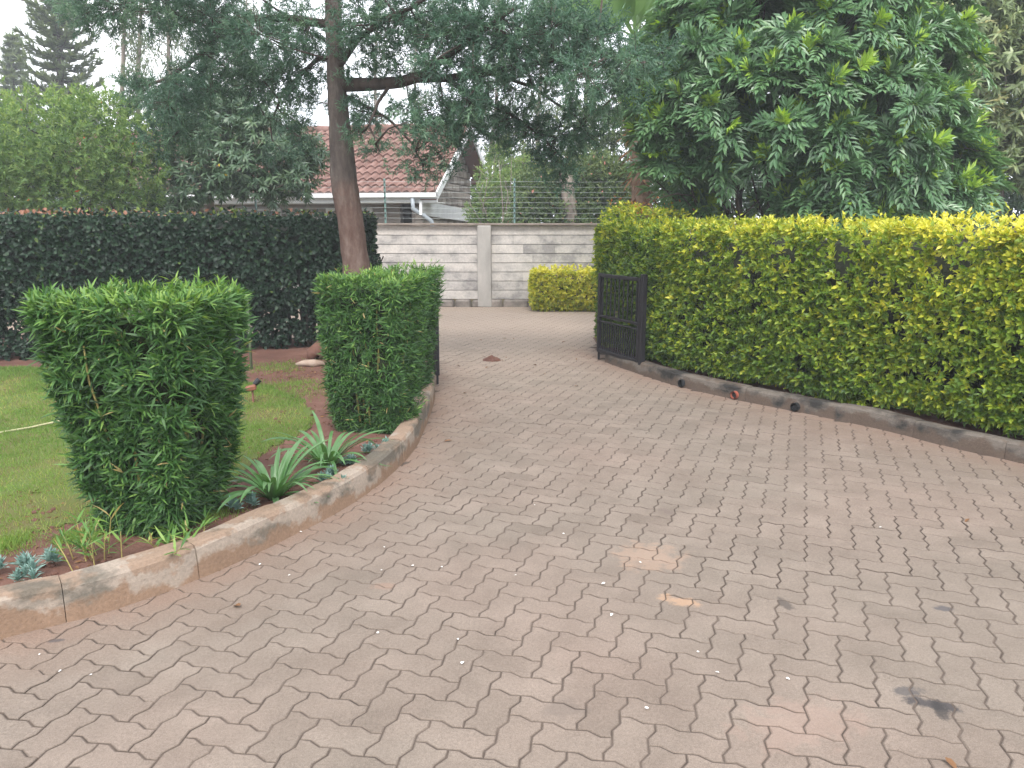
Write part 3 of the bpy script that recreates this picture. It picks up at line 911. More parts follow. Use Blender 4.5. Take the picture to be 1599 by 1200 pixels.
    m = MB(); m.tube([H(.62, -.08, ze - .16), H(.62, -.06, ze - .42), H(.36, .05, ze - .60), H(.22, .16, ze - .72), H(.18, .2, ze - 1.0), H(.18, .2, .1)], .055, 10)
    m.build("downpipe", M['grey_pvc'], root, True)
house()


# ------------------------------------------------------------------ gates
def gate(label, a, b, top, mirror):
    a, b = np.array([*a, 0.]), np.array([*b, 0.])       # a = hinge side, b = free side
    root = thing("driveway_gate", label, "gate", a, "open leaves of the driveway gate")
    u = unit(b - a); L = np.linalg.norm(b - a)
    ax = [u, np.cross(np.array([0, 0, 1.]), u), np.array([0, 0, 1.])]
    at = lambda s, z: a + u * s + np.array([0, 0, z])
    z0, z1, zm = .10, top, .52
    f = MB(); w_ = .038
    f.box(at(w_ / 2, (z0 + z1) / 2), (w_, .04, z1 - z0), .003, axes=ax)
    f.box(at(L - w_ / 2, (z0 + z1) / 2), (w_, .04, z1 - z0), .003, axes=ax)
    f.box(at(L / 2, z1 - w_ / 2), (L - 2 * w_, .038, w_), .003, axes=ax)
    f.box(at(L / 2, z0 + w_ / 2), (L - 2 * w_, .038, w_), .003, axes=ax)
    f.build("frame", M['gate'], root)
    m = MB(); m.box(at(L / 2, zm), (L - 2 * w_, .03, .028), .003, axes=ax); m.build("middle_rail", M['gate'], root)
    m = MB(); m.box(at(L / 2, zm - .06), (L - 2 * w_, .026, .018), .003, axes=ax); m.build("lower_rail", M['gate'], root)
    nb = 9
    for k in range(nb):
        m = MB(); m.box(at(w_ + (L - 2 * w_) * (k + .5) / nb, (zm + z1) / 2 - .012), (.014, .014, z1 - zm - .055), .002, axes=ax); m.build("bar", M['gate'], root)
    for k in range(17):
        m = MB(); m.box(at(w_ + (L - 2 * w_) * (k + .5) / 17, (z0 + zm) / 2 - .02), (.013, .014, zm - z0 - .11), .002, axes=ax); m.build("bar", M['gate'], root)
    m = MB(); m.box(at(-.045, .52), (.055, .055, 1.04), .004, axes=ax); m.build("post", M['gate'], root)
    for z in (.28, .84):
        m = MB(); m.tube([at(-.008, z - .04), at(-.008, z + .04)], .013, 8); m.build("hinge", M['gate'], root)
    m = MB(); m.box(at(L - .02, .06), (.02, .02, .10), .002, axes=ax); m.build("drop_bolt", M['gate'], root)
    return root
gr_a, gr_b = G(999, 582)[:2] + np.array([-.015, -.02]), G(936, 562)[:2] + np.array([-.02, -.01])
gate("black barred gate leaf swung open in front of the golden hedge", gr_a, gr_b, 1.00, 1)
gate("black gate leaf seen edge on beside the clipped bamboo", (-.905, 8.30), (-.725, 7.55), 1.00, -1)

# ------------------------------------------------------------------ hedges
def path_hedge(root, path, side, t0, t1, h, r, n, k, L, W, mat, tintf, spread, seed, holes=.0, zlow=.16, faces=None, stem=.05, tm='diamond', core=M['dark_bark'], bumpy=.06, up=.35):
    """leafy clipped hedge swept along a path: surface shoots at several depths"""
    rs = np.random.RandomState(seed)
    tn, nl = path_frames(path); nl = nl * side
    step = np.linalg.norm(path[1] - path[0]); LEN = step * (len(path) - 1)
    half = np.array([LEN / 2, (t1 - t0) / 2, (h - zlow) / 2])
    p, nn = rbox_surface(n, half, r, rs, faces)
    q = p + half
    def world(q):
        i = np.clip(q[:, 0] / step, 0, len(path) - 1.001); i0 = i.astype(int); fr = (i - i0)[:, None]
        c = path[i0] * (1 - fr) + path[i0 + 1] * fr
        return c, tn[i0], nl[i0]
    c, T, NL = world(q)
    X = np.column_stack([c + NL * (t0 + q[:, 1:2]), zlow + q[:, 2]])
    D = np.column_stack([T * nn[:, 0:1] + NL * nn[:, 1:2], nn[:, 2]])
    b1 = vnoise(X * 2.2, seed); b2 = vnoise(X * 6.5, seed + 1)
    depth = rs.exponential(.045, n)
    keep = rs.rand(n) > holes * np.clip((b2 - .15) * 3, 0, 1)
    X = X + D * (bumpy * b1 + .5 * bumpy * b2 - depth)[:, None]
    X, D, nn, dep = X[keep], D[keep], nn[keep], depth[keep]
    D2 = unit(D + np.array([0, 0, up]) + rs.normal(0, .35, X.shape))
    Pn, A, N, i = sprigs(X, D2, k, spread, stem, rs)
    m = len(Pn)
    t = tintf(Pn, nn[i], rs.normal(size=m), rs.normal(size=len(X))[i], dep[i])
    leaves(Pn, A, N, L * rs.uniform(.65, 1.2, m), W * rs.uniform(.75, 1.15, m), t, tm, "foliage", mat, root)
    return world, half, LEN

# golden hedge on the right
hp = KR + path_frames(KR)[1] * .0
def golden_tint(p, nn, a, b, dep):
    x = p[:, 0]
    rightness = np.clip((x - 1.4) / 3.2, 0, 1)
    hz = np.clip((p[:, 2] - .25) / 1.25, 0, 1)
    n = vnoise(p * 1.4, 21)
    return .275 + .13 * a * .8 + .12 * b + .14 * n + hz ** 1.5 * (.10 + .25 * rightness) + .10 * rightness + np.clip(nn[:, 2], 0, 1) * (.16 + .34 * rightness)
gh = thing("golden_hedge", "long clipped golden green hedge behind the dark kerb right of the driveway", "hedge", (*KR[40], .1))
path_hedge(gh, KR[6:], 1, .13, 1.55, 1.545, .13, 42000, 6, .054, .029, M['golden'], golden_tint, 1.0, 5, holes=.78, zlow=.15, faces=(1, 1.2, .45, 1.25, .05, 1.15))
gc = MB()
tn_, nl_ = path_frames(KR)
for i in range(14, len(KR) - 3, 3):
    pass
seg = [(KR[i] + nl_[i] * .84) for i in range(12, len(KR) - 4, 2)]
prof_ = [(-.36, .30), (-.38, .8), (-.36, 1.10), (-.22, 1.38), (.40, 1.40), (.52, 1.1), (.5, .3)]
V = []
for k, i in enumerate(range(12, len(KR) - 4, 2)):
    for o_, z_ in prof_:
        jx = .05 * float(vnoise(np.array([[k * .7, o_ * 4, z_ * 4]]), 4)[0])
        V.append([*(seg[k] + nl_[i] * (o_ + jx)), z_ + jx])
mp_ = len(prof_)
gc.add(np.array(V), [np.array([[a * mp_ + b, (a + 1) * mp_ + b, (a + 1) * mp_ + (b + 1) % mp_, a * mp_ + (b + 1) % mp_] for a in range(len(seg) - 1) for b in range(mp_)])])
gc.build("filler_core", noisy_mat("hedge_filler", [(0.35, (0.008, 0.012, 0.005)), (0.7, (0.022, 0.024, 0.012))], 25, 0.95, 60, 0.02), gh)  # near-black solid core added to block light and views through the hedge
rs = np.random.RandomState(3)
for k in range(46):
    i = rs.randint(8, len(KR) - 5)
    b = MB(); c = KR[i] + nl_[i] * rs.uniform(.25, .6); d = c + rs.normal(0, .09, 2)
    b.tube([[*c, .06], [*(c * .6 + d * .4 + rs.normal(0, .015, 2)), .25], [*d, .6]], [.013, .011, .006], 6); b.build("stem", M['dark_bark'], gh)
# upright shoots on top
rs = np.random.RandomState(9)
pts, dirs = [], []
for k in range(330):
    i = rs.randint(20, len(KR) - 2)
    hh = rs.uniform(.02, .13) * (1.0 if rs.rand() < .25 else .45)
    c = KR[i] + nl_[i] * rs.uniform(.3, 1.4)
    for q in range(7):
        pts.append([*c + rs.normal(0, .008, 2), 1.54 + hh * q / 6]); dirs.append([*rs.normal(0, .8, 2), .75])
pts, dirs = np.array(pts), np.array(dirs)
rn = np.clip((pts[:, 0] - 1.4) / 3.2, 0, 1)
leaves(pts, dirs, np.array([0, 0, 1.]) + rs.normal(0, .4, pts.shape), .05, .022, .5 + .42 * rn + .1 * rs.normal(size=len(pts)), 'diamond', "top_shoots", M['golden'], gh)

# taller shrub that pokes up at the hedge's far end, with red tips
def blob_shrub(root, blobs, mat, L, W, n_per, k, spread, tintf, seed, tm='diamond', stem=.05, up=.3, name="foliage", shell=.55, flat=1.0):
    rs = np.random.RandomState(seed)
    Ps, Ds = [], []
    for c, r in blobs:
        r = np.array(r) if np.ndim(r) else np.array([r, r, r * flat])
        n = max(8, int(n_per * (np.prod(r) ** (2 / 3))))
        d = rand_dirs(n, rs)
        rr = shell + (1.08 - shell) * rs.rand(n) ** .55
        rr = rr * (1 + .22 * vnoise(d * 2.1 + np.array(c), seed))
        Ps.append(np.array(c) + d * r * rr[:, None]); Ds.append(d)
    Pp, D = np.concatenate(Ps), np.concatenate(Ds)
    D2 = unit(D + np.array([0, 0, up]) + rs.normal(0, .4, D.shape))
    Pn, A, N, i = sprigs(Pp, D2, k, spread, stem, rs)
    m = len(Pn)
    t = tintf(Pn, D[i], rs.normal(size=m), rs.normal(size=len(Pp))[i], rs.rand(m))
    return leaves(Pn, A, N, L * rs.uniform(.65, 1.25, m), W * rs.uniform(.75, 1.2, m), t, tm, name, mat, root)

def woody(root, base, targets, r0, mat, name="stem", seed=0, sub=True, n=7, bend=.12):
    """stems from a base to targets; one mesh each"""
    rs = np.random.RandomState(seed)
    for tgt in targets:
        a, b = np.array(base, float) + np.array([*rs.normal(0, r0 * 1.2, 2), 0]), np.array(tgt, float)
        L = np.linalg.norm(b - a)
        ts = np.linspace(0, 1, 9)
        off = rs.normal(0, bend * L * .35, 3)
        pts = a + (b - a) * ts[:, None] + np.outer(np.sin(ts * math.pi), off) + np.cumsum(rs.normal(0, .012 * L, (9, 3)), 0) * np.minimum(ts, 1)[:, None]
        m = MB(); m.tube(pts, r0 * (1 - .8 * ts), n)
        if sub:
            for q in range(5):
                k = rs.randint(4, 9)
                e = pts[k] + unit(rs.normal(size=3) + unit(b - a) + np.array([0, 0, .3])) * L * rs.uniform(.12, .3)
                m.tube([pts[k], (pts[k] + e) / 2 + rs.normal(0, .02 * L, 3), e], [r0 * (1 - .8 * ts[k]) * .6, r0 * .22, r0 * .08], 5)
        m.build(name, mat, root, True)

tp = thing("red_tipped_shrub", "rounded green shrub with reddish tips rising behind the open gate", "shrub", (1.5, 10.0, .1))
c0 = P(1000, 342, 10.0)
blob_shrub(tp, [(c0 + np.array([-.12, 0, -.05]), (.36, .4, .19)), (c0 + np.array([.2, .1, -.06]), (.42, .4, .17)), (c0 + np.array([-.22, .15, -.45]), (.32, .35, .55)), (c0 + np.array([.05, .1, -.75]), (.5, .45, .6))],
           M['golden'], .06, .03, 1900, 6, 1.0, lambda p, n, a, b, u: .46 + .14 * a + .12 * b + np.clip(n[:, 2], 0, 1) * .22, 31)
woody(tp, (1.55, 10.0, .08), [c0 + np.array([x, .1, z]) for x, z in ((-.2, -.2), (.1, -.1), (.3, -.2), (-.05, -.4))], .02, M['dark_bark'], seed=4)
rs = np.random.RandomState(5)
q = c0 + np.column_stack([rs.normal(0, .26, 60), rs.normal(0, .2, 60), .15 + rs.normal(0, .07, 60)])
leaves(q, rand_dirs(60, rs) + np.array([0, 0, .6]), rand_dirs(60, rs), .045, .022, rs.rand(60), 'diamond', "red_leaves", leaf_mat("red_tip", [(0, (.30, .08, .04)), (1, (.42, .20, .05))]), tp)

# little clipped yellow hedge against the wall
yh = thing("small_golden_hedge", "small clipped bright yellow hedge at the foot of the block wall", "hedge", (1.3, 14.55, 0))
yp = np.stack([np.linspace(.36, 2.45, 43), np.full(43, 14.72)], 1)
path_hedge(yh, yp, -1, -.1, .62, .76, .17, 3600, 5, .07, .042, M['golden'], lambda p, n, a, b, d: .74 + .11 * a + .08 * b + np.clip(n[:, 2], -.5, 1) * .16, 1.0, 8, zlow=.03, bumpy=.03, faces=(1, 1, 1, .5, .1, 1))
b = MB(); b.box((1.4, 14.48, .38), (1.75, .4, .52), .12); b.build("filler_core", M['dark_bark'], yh)  # added solid core, stops light passing through the small hedge

# dark hedge on the left
dh = thing("dark_hedge", "tall dark green clipped hedge with red tips behind the lawn", "hedge", (-4.5, 10, .1))
dp = smooth_path([G(-700, 560, .1)[:2] + np.array([0, .3]), G(0, 566, .1)[:2], G(300, 553, .1)[:2], G(592, 543, .1)[:2]])
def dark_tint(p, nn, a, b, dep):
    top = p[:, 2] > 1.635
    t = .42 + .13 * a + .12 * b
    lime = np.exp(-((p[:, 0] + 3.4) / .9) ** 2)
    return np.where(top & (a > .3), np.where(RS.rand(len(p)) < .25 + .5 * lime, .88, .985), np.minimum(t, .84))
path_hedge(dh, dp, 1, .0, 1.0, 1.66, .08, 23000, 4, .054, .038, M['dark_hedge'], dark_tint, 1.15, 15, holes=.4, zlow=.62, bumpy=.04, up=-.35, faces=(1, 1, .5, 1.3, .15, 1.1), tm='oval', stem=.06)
path_hedge(dh, dp, 1, .10, .75, .80, .1, 8500, 4, .056, .040, M['dark_hedge'], lambda p, n, a, b, d: np.minimum(.36 + .12 * a + .1 * b, .8), 1.15, 16, holes=.75, zlow=.11, bumpy=.07, up=-.3, faces=(1, 1, 1, 1, .1, .1), tm='oval', stem=.06)
tn2, nl2 = path_frames(dp)
cV = []
ids = list(range(3, len(dp) - 3, 2))
for k, i in enumerate(ids):
    for o_, z_ in ((.14, .85), (.12, 1.2), (.16, 1.5), (.5, 1.57), (.84, 1.5), (.86, .85)):
        jx = .05 * float(vnoise(np.array([[k * .7, o_ * 4, z_ * 4]]), 4)[0])
        cV.append([*(dp[i] + nl2[i] * (o_ + jx)), z_ + jx])
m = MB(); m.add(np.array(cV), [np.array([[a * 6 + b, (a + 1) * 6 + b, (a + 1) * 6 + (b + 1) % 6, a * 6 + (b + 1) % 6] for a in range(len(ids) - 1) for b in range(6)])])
m.build("filler_core", noisy_mat("dark_hedge_filler", [(0.35, (0.010, 0.012, 0.008)), (0.7, (0.03, 0.03, 0.018))], 25, 0.95, 60, 0.02), dh)  # solid dark core added inside so no light shows through
rs = np.random.RandomState(6)
for k in range(60):
    i = rs.randint(4, len(dp) - 2)
    if k < 24: i = rs.randint(int(len(dp) * .8), len(dp) - 1)
    c = dp[i] + nl2[i] * rs.uniform(.15, .85)
    b = MB()
    pts = [[*c, .04], [*(c + rs.normal(0, .03, 2)), .35], [*(c + rs.normal(0, .06, 2)), .7], [*(c + rs.normal(0, .1, 2)), 1.15]]
    b.tube(pts, [.024, .019, .014, .008], 6, wob=.1)
    b.tube([pts[1], [*(c + rs.normal(0, .12, 2)), .72]], [.012, .005], 5)
    b.build("stem", M['dark_bark'], dh)

# ------------------------------------------------------------------ clipped bamboo
def bamboo(label, base, wt, dt, wb, db, h, rot, n, seed, Lb=.10, Wb=.0115):
    rs = np.random.RandomState(seed)
    base = np.array(base, float)
    root = thing("clipped_bamboo", label, "bamboo shrub", base, "clipped bamboo shrubs along the kerb")
    p, nn = rbox_surface(n, (.5, .5, .5), .12, rs, (1, 1, 1, 1, .02, 1.25))
    z = (p[:, 2] + .5)
    f = z ** .55
    sx, sy = wb + (wt - wb) * f, db + (dt - db) * f
    cr, sr = math.cos(rot), math.sin(rot)
    def place(p, z):
        f = np.clip(z, 0, 1) ** .55
        x, y = p[:, 0] * (wb + (wt - wb) * f), p[:, 1] * (db + (dt - db) * f)
        return np.column_stack([x * cr - y * sr, x * sr + y * cr, z * h])
    X = place(p, z)
    D = unit(np.column_stack([(nn[:, 0] * cr - nn[:, 1] * sr), (nn[:, 0] * sr + nn[:, 1] * cr), nn[:, 2]]))
    b1, b2 = vnoise((X + base) * 5, seed), vnoise((X + base) * 12, seed + 1)
    dep = rs.exponential(.04, n)
    keep = rs.rand(n) > .9 * np.clip(b2 * 2.4 - .1, 0, 1) * (nn[:, 2] < .5)
    X = X + D * (.035 * b1 + .02 * b2 - dep)[:, None] + base
    X, D, nz, dep = X[keep], D[keep], nn[keep][:, 2], dep[keep]
    D2 = unit(D * .9 + np.array([0, 0, .42]) + rs.normal(0, .38, X.shape))
    k = 5
    Pn, A, N, i = sprigs(X, D2, k, .9, .035, rs, .4)
    A = unit(A + rs.normal(0, .25, A.shape))
    m = len(Pn)
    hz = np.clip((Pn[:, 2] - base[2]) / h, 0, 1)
    t = .38 + .14 * rs.normal(size=m) + .13 * rs.normal(size=len(X))[i] + .36 * np.clip(nz[i], 0, 1) + .10 * (hz - .5)  # top leaves tinted lighter, imitating light falling from above
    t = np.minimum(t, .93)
    t = np.where(rs.rand(m) < .007, 1.0, t)
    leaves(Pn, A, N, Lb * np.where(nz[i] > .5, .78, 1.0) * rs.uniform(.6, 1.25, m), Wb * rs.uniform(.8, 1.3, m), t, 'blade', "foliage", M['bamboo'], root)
    # dark solid core added to keep light from passing through the leaves
    q, qn = rbox_surface(1400, (.5, .5, .5), .12, rs)
    Xi = place(q * .78, q[:, 2] * .84 + .5)
    mb = MB()
    cg = 12
    VV = []
    for a in range(9):
        zz = .04 + .86 * a / 8
        ff = zz ** .55
        for b in range(cg):
            an = b / cg * 2 * math.pi
            ex = abs(math.cos(an)) ** .5 * math.copysign(1, math.cos(an)); ey = abs(math.sin(an)) ** .5 * math.copysign(1, math.sin(an))
            rr = .34 * (1 + .08 * rs.normal())
            x, y = ex * rr * (wb + (wt - wb) * ff), ey * rr * (db + (dt - db) * ff)
            VV.append(base + np.array([x * cr - y * sr, x * sr + y * cr, zz * h]))
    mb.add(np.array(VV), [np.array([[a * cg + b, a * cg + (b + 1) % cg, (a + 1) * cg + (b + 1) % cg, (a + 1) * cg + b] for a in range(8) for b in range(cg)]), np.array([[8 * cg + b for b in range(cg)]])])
    mb.build("filler_core", noisy_mat("bamboo_filler", [(0.35, (0.014, 0.026, 0.009)), (0.7, (0.045, 0.055, 0.02))], 30, 0.95, 60, 0.02), root)
    for c in range(22):
        b = MB(); an = rs.uniform(0, 6.28); rr = .455 * rs.rand() ** .3
        x0, y0 = math.cos(an) * rr * wb, math.sin(an) * rr * db
        sc = rs.uniform(1.0, 1.0 + (wt / wb - 1) * .95)
        hh = h * rs.uniform(.7, .97)
        pts = []
        for tt in np.linspace(0, 1, 7):
            x, y = x0 * (1 + (sc - 1) * tt), y0 * (1 + (sc - 1) * tt)
            pts.append(base + np.array([x * cr - y * sr, x * sr + y * cr, -.03 + tt * hh]) + np.array([*rs.normal(0, .006, 2), 0]))
        b.tube(pts, np.linspace(.0085, .004, 7), 6); b.build("cane", M['cane'], root, True)
    return root
b1 = bamboo("largest clipped bamboo bush, nearest the camera, flared towards its flat top", (-1.765, 3.77, .085), .71, .68, .29, .40, 1.165, R(-8), 14500, 41, .074, .0108)
b2 = bamboo("flared bamboo bush with pale canes at its foot beyond the strappy lilies", (-.99, 5.62, .085), .60, .56, .40, .40, 1.13, R(-14), 11500, 42, .060, .0088)
b3 = bamboo("third bamboo bush half hidden between its neighbour and the gate", (-.905, 6.75, .085), .46, .7, .18, .40, 1.12, R(-10), 6400, 43, .062, .0088)
# canes showing in the face of the largest bamboo
# young shoots at its foot
def shoots(label, px, py, n, h, seed, spread=.09):
    rs = np.random.RandomState(seed)
    p0 = G(px, py, .1)
    root = thing("bamboo_shoots", label, "bamboo shoots", p0, "young bamboo shoots")
    Ps, As = [], []
    mb = MB()
    for k in range(n):
        c = p0 + np.array([*rs.normal(0, spread, 2), 0]); hh = h * rs.uniform(.5, 1.1)
        tip = c + np.array([*rs.normal(0, .05, 2), hh])
        mb.tube([c - np.array([0, 0, .02]), (c + tip) / 2, tip], [.003, .0025, .0015], 5)
        for q in range(9):
            t = .25 + .75 * q / 8
            Ps.append(c + (tip - c) * t); As.append(np.array([*rs.normal(0, .8, 2), .55 + .5 * (t > .9)]))
    mb.build("stems", M['cane'], root)
    Ps, As = np.array(Ps), np.array(As)
    leaves(Ps, As, np.array([0, 0, 1.]) + rs.normal(0, .3, Ps.shape), rs.uniform(.06, .12, len(Ps)), .012, .72 + .13 * rs.normal(size=len(Ps)), 'blade', "foliage", M['bamboo'], root)
shoots("bright young bamboo shoots at the soil left of the largest bush", 150, 872, 11, .17, 51, .05)
shoots("low bamboo shoots between the largest bush and the kerb", 270, 850, 9, .08, 52, .08)
# ------------------------------------------------------------------ leaning feathery tree
def main_tree():
    D0 = 8.6
    path = [P(px, py, d) for px, py, d in ((573, 590, 8.62), (566, 500, 8.62), (556, 415, 8.6), (547, 340, 8.58), (537, 285, 8.56), (531, 200, 8.55), (523, 100, 8.5), (520, 0, 8.5), (514, -120, 8.5), (520, -280, 8.6), (530, -420, 8.7))]
    root = thing("leaning_tree", "leaning tree with feathery dark foliage in front of the dark hedge", "tree", (*path[0][:2], .08))
    path = np.array(path)
    s = np.linspace(0, len(path) - 1, 44)
    tr = np.stack([np.interp(s, np.arange(len(path)), path[:, k]) for k in range(3)], 1)
    rad = np.interp(s, np.arange(len(path)), [.185, .165, .148, .142, .132, .112, .090, .080, .07, .05, .03])
    rad = rad * (1 + .05 * vnoise(np.column_stack([s * 1.3, s * 0, s * 0]), 3))
    m = MB(); m.tube(tr, rad, 18, wob=.05)
    trunk = m.build("trunk", M['leaning_bark'], root, True)
    limbs = [
        [(530, 133, 8.53), (575, 133, 8.4), (625, 130, 8.25), (665, 118, 8.1), (690, 95, 8.0), (740, 60, 7.8), (800, 20, 7.6)],
        [(650, 123, 8.15), (700, 122, 8.1), (760, 112, 8.0), (840, 95, 7.9), (930, 80, 7.8), (1010, 90, 7.7)],
        [(690, 120, 8.1), (740, 150, 8.2), (800, 180, 8.3), (850, 215, 8.4), (880, 245, 8.45)],
        [(610, 132, 8.3), (590, 160, 8.2), (580, 190, 8.1), (590, 225, 8.05)],
        [(525, 110, 8.5), (560, 60, 8.3), (620, 20, 8.0), (700, -20, 7.8)],
        [(521, 95, 8.5), (500, 90, 8.6), (478, 105, 8.75), (440, 140, 8.9), (420, 190, 9.0)],
        [(520, 40, 8.5), (460, 30, 8.7), (400, 30, 8.9), (345, 55, 9.1), (300, 95, 9.2), (255, 127, 9.3), (205, 140, 9.4)],
        [(345, 55, 9.1), (300, 30, 9.2), (240, 15, 9.4), (160, 5, 9.6)],
        [(540, 150, 8.53), (570, 165, 8.4), (610, 190, 8.3), (645, 225, 8.2), (660, 255, 8.15)],
        [(275, 112, 9.25), (272, 150, 9.2), (280, 200, 9.2)],
        [(760, 112, 8.0), (830, 135, 8.2), (900, 180, 8.4), (930, 215, 8.5)],
    ]
    LP = []
    for k, L in enumerate(limbs):
        pts = np.array([P(*q) for q in L])
        s = np.linspace(0, len(pts) - 1, 22)
        pp = np.stack([np.interp(s, np.arange(len(pts)), pts[:, j]) for j in range(3)], 1)
        pp += np.cumsum(RS.normal(0, .006, pp.shape), 0) * np.linspace(0, 1, 22)[:, None]
        r0 = (.075, .045, .028, .02, .04, .03, .045, .02, .02, .014, .02)[k]
        m = MB(); m.tube(pp, np.linspace(r0, r0 * .3, 22), 9)
        LP.append(pp)
        m.build("limb", M['dark_bark'], root, True)
    blobs = [(180, 8, 52, 9.5), (130, 22, 34, 9.6), (245, 18, 46, 9.3), (330, 25, 60, 9.0), (350, 85, 46, 9.0), (300, 120, 30, 9.1), (230, 148, 36, 9.3), (270, 165, 42, 9.1),
             (290, 205, 42, 9.2), (212, 135, 26, 9.4), (250, 218, 34, 9.2), (330, 140, 34, 9.0), (420, 60, 66, 8.8), (450, 120, 52, 8.9), (395, 130, 36, 9.1), (450, 180, 30, 9.0), (405, 165, 18, 9.1),
             (478, 105, 30, 8.7), (470, 215, 24, 8.9), (440, 235, 22, 9.0), (480, 40, 44, 8.6), 
             (560, 30, 38, 8.2), (605, 55, 42, 8.1), (640, 25, 46, 8.0), (690, 55, 52, 7.9), (740, 35, 56, 7.7), (800, 55, 66, 7.7), (860, 45, 66, 7.7), (920, 60, 56, 7.8),
             (975, 92, 38, 7.8), (700, 100, 34, 8.0), (760, 115, 52, 8.0), (830, 118, 56, 7.9), (900, 130, 56, 7.9), (960, 150, 40, 8.0), (1005, 125, 26, 7.9), (585, 92, 20, 8.3),
             (560, 150, 20, 8.3), (552, 205, 20, 8.2), (640, 165, 32, 8.2), (680, 172, 38, 8.1), (720, 190, 38, 8.1), (690, 205, 34, 8.1), (650, 215, 26, 8.1),
             (645, 248, 27, 8.1), (668, 265, 18, 8.15), (590, 240, 15, 8.05), (740, 150, 32, 8.1), (800, 185, 38, 8.2), (830, 210, 44, 8.3), (870, 215, 46, 8.4), (905, 200, 40, 8.4),
             (858, 250, 26, 8.4), (884, 258, 22, 8.45), (925, 185, 28, 8.4), (780, 212, 26, 8.2), (880, 285, 14, 8.45), (620, 100, 22, 8.2), (535, 60, 22, 8.2), (1035, 78, 22, 7.8),
             (660, 90, 20, 8.1), (545, 105, 18, 8.35), (560, 175, 14, 8.3), (575, 225, 10, 8.1), (700, 245, 16, 8.1), (712, 214, 14, 8.15), (478, 142, 16, 8.8), (500, 160, 12, 8.7), (548, 168, 12, 8.3), (572, 180, 12, 8.3), (594, 192, 12, 8.2)]
    for k in range(30):   # unseen crown clumps above the frame, added for their shade
        blobs.append((RS.uniform(120, 1000), RS.uniform(-420, -90), RS.uniform(45, 85), RS.uniform(7.2, 10.2)))
    for k in range(34):   # depth to the crown, in front and behind
        bb = blobs[RS.randint(0, 64)]
        blobs.append((bb[0] + RS.normal(0, 14), bb[1] - abs(RS.normal(0, 22)), bb[2] * .75, bb[3] + RS.choice((-1, 1)) * RS.uniform(.5, 1.2)))
    Ps, Ds, B = [], [], []
    tw = MB()
    allimb = np.concatenate(LP + [tr[14:]])
    for k, (px, py, r, d) in enumerate(blobs):
        c = P(px, py, d); R_ = r * (.94 if py > 60 else 1) / F_PX * d
        near = allimb[np.argmin(np.linalg.norm(allimb - c, axis=1))]
        mid = (near + c) / 2 + RS.normal(0, .04, 3)
        tw.tube([near, mid, c], [.012, .008, .004], 5)
        n = int(2750 * (R_ / .35) ** 2) + 90
        # sub-sprays: short twigs carrying needles
        ns = max(5, n // 34)
        sd = rand_dirs(ns); sr = R_ * .86 * RS.rand(ns) ** .42
        st = c + sd * sr[:, None] * np.array([1.15, 1, .8])
        ax = unit(sd * .8 + np.array([0, 0, -.25]) + RS.normal(0, .5, (ns, 3)))
        for q in range(0, ns, 3):
            tw.tube([c + (st[q] - c) * .25, st[q], st[q] + ax[q] * .16], [.004, .003, .0015], 3, cap=False)
        kk = 36
        tt = np.tile(np.linspace(0, 1, kk), ns); i = np.repeat(np.arange(ns), kk)
        Ps.append(st[i] + ax[i] * (tt * .15)[:, None] + RS.normal(0, .012, (ns * kk, 3)))
        Ds.append(unit(ax[i] * .55 + rand_dirs(ns * kk) * .9))
        B.append(np.repeat(RS.normal(0, .13, ns), kk) + RS.normal(0, .08))
    tw.build("twigs", M['dark_bark'], root)
    Ps, Ds, B = np.concatenate(Ps), np.concatenate(Ds), np.concatenate(B)
    n = len(Ps)
    leaves(Ps, Ds, rand_dirs(n), RS.uniform(.035, .075, n), RS.uniform(.008, .0135, n), .48 + 1.3 * B + .13 * RS.normal(size=n), 'needle', "crown", M['feather'], root)
    return n
print("feather leaves", main_tree())

# ------------------------------------------------------------------ right: glossy pinnate tree
def pinnate(root, centres, dirs, mat, Lr, Ll, Wl, nl, nf, seed, droop=.5, fresh=.35, name="crown"):
    """rosettes of pinnate fronds"""
    rs = np.random.RandomState(seed)
    n = len(centres)
    a, b = perp(dirs)
    Ps, As, Ns, Ts = [], [], [], []
    for f in range(nf):
        inner = f >= nf - 3
        ph = f * 2.39996 + rs.uniform(0, 6.28, n)
        sp = (rs.uniform(1.1, 1.6, n) if not inner else rs.uniform(.15, .5, n))
        Rr = a * np.cos(ph)[:, None] + b * np.sin(ph)[:, None]
        D = unit(dirs * np.cos(sp)[:, None] + Rr * np.sin(sp)[:, None])
        S = unit(np.cross(D, dirs + rs.normal(0, .1, (n, 3))))
        U = np.cross(S, D)
        ln = Lr * rs.uniform(.75, 1.15, n) * (.5 if inner else 1)
        is_new = (rs.rand(n) < fresh)
        for k in range(nl):
            t = (k + 1) / nl
            c = centres + D * (ln * t)[:, None] - np.array([0, 0, 1.]) * (droop * ln * t * t * (0.15 if inner else 1))[:, None]
            for sgn in (-1, 1):
                ax = unit(S * sgn * (1.0 - .55 * t) + D * (.45 + .6 * t) + np.array([0, 0, -.12 * (0 if inner else 1)]) + rs.normal(0, .12, (n, 3)))
                Ps.append(c); As.append(ax); Ns.append(U + np.array([0, 0, .5]))
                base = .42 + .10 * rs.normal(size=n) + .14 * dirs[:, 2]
                Ts.append(np.where(is_new & inner, .92 + .07 * rs.normal(size=n), np.minimum(base, .76)))
    Ps, As, Ns, Ts = map(np.concatenate, (Ps, As, Ns, Ts))
    m = len(Ps)
    leaves(Ps, As, Ns, Ll * rs.uniform(.75, 1.15, m), Wl * rs.uniform(.85, 1.15, m), Ts, 'diamond', name, mat, root)

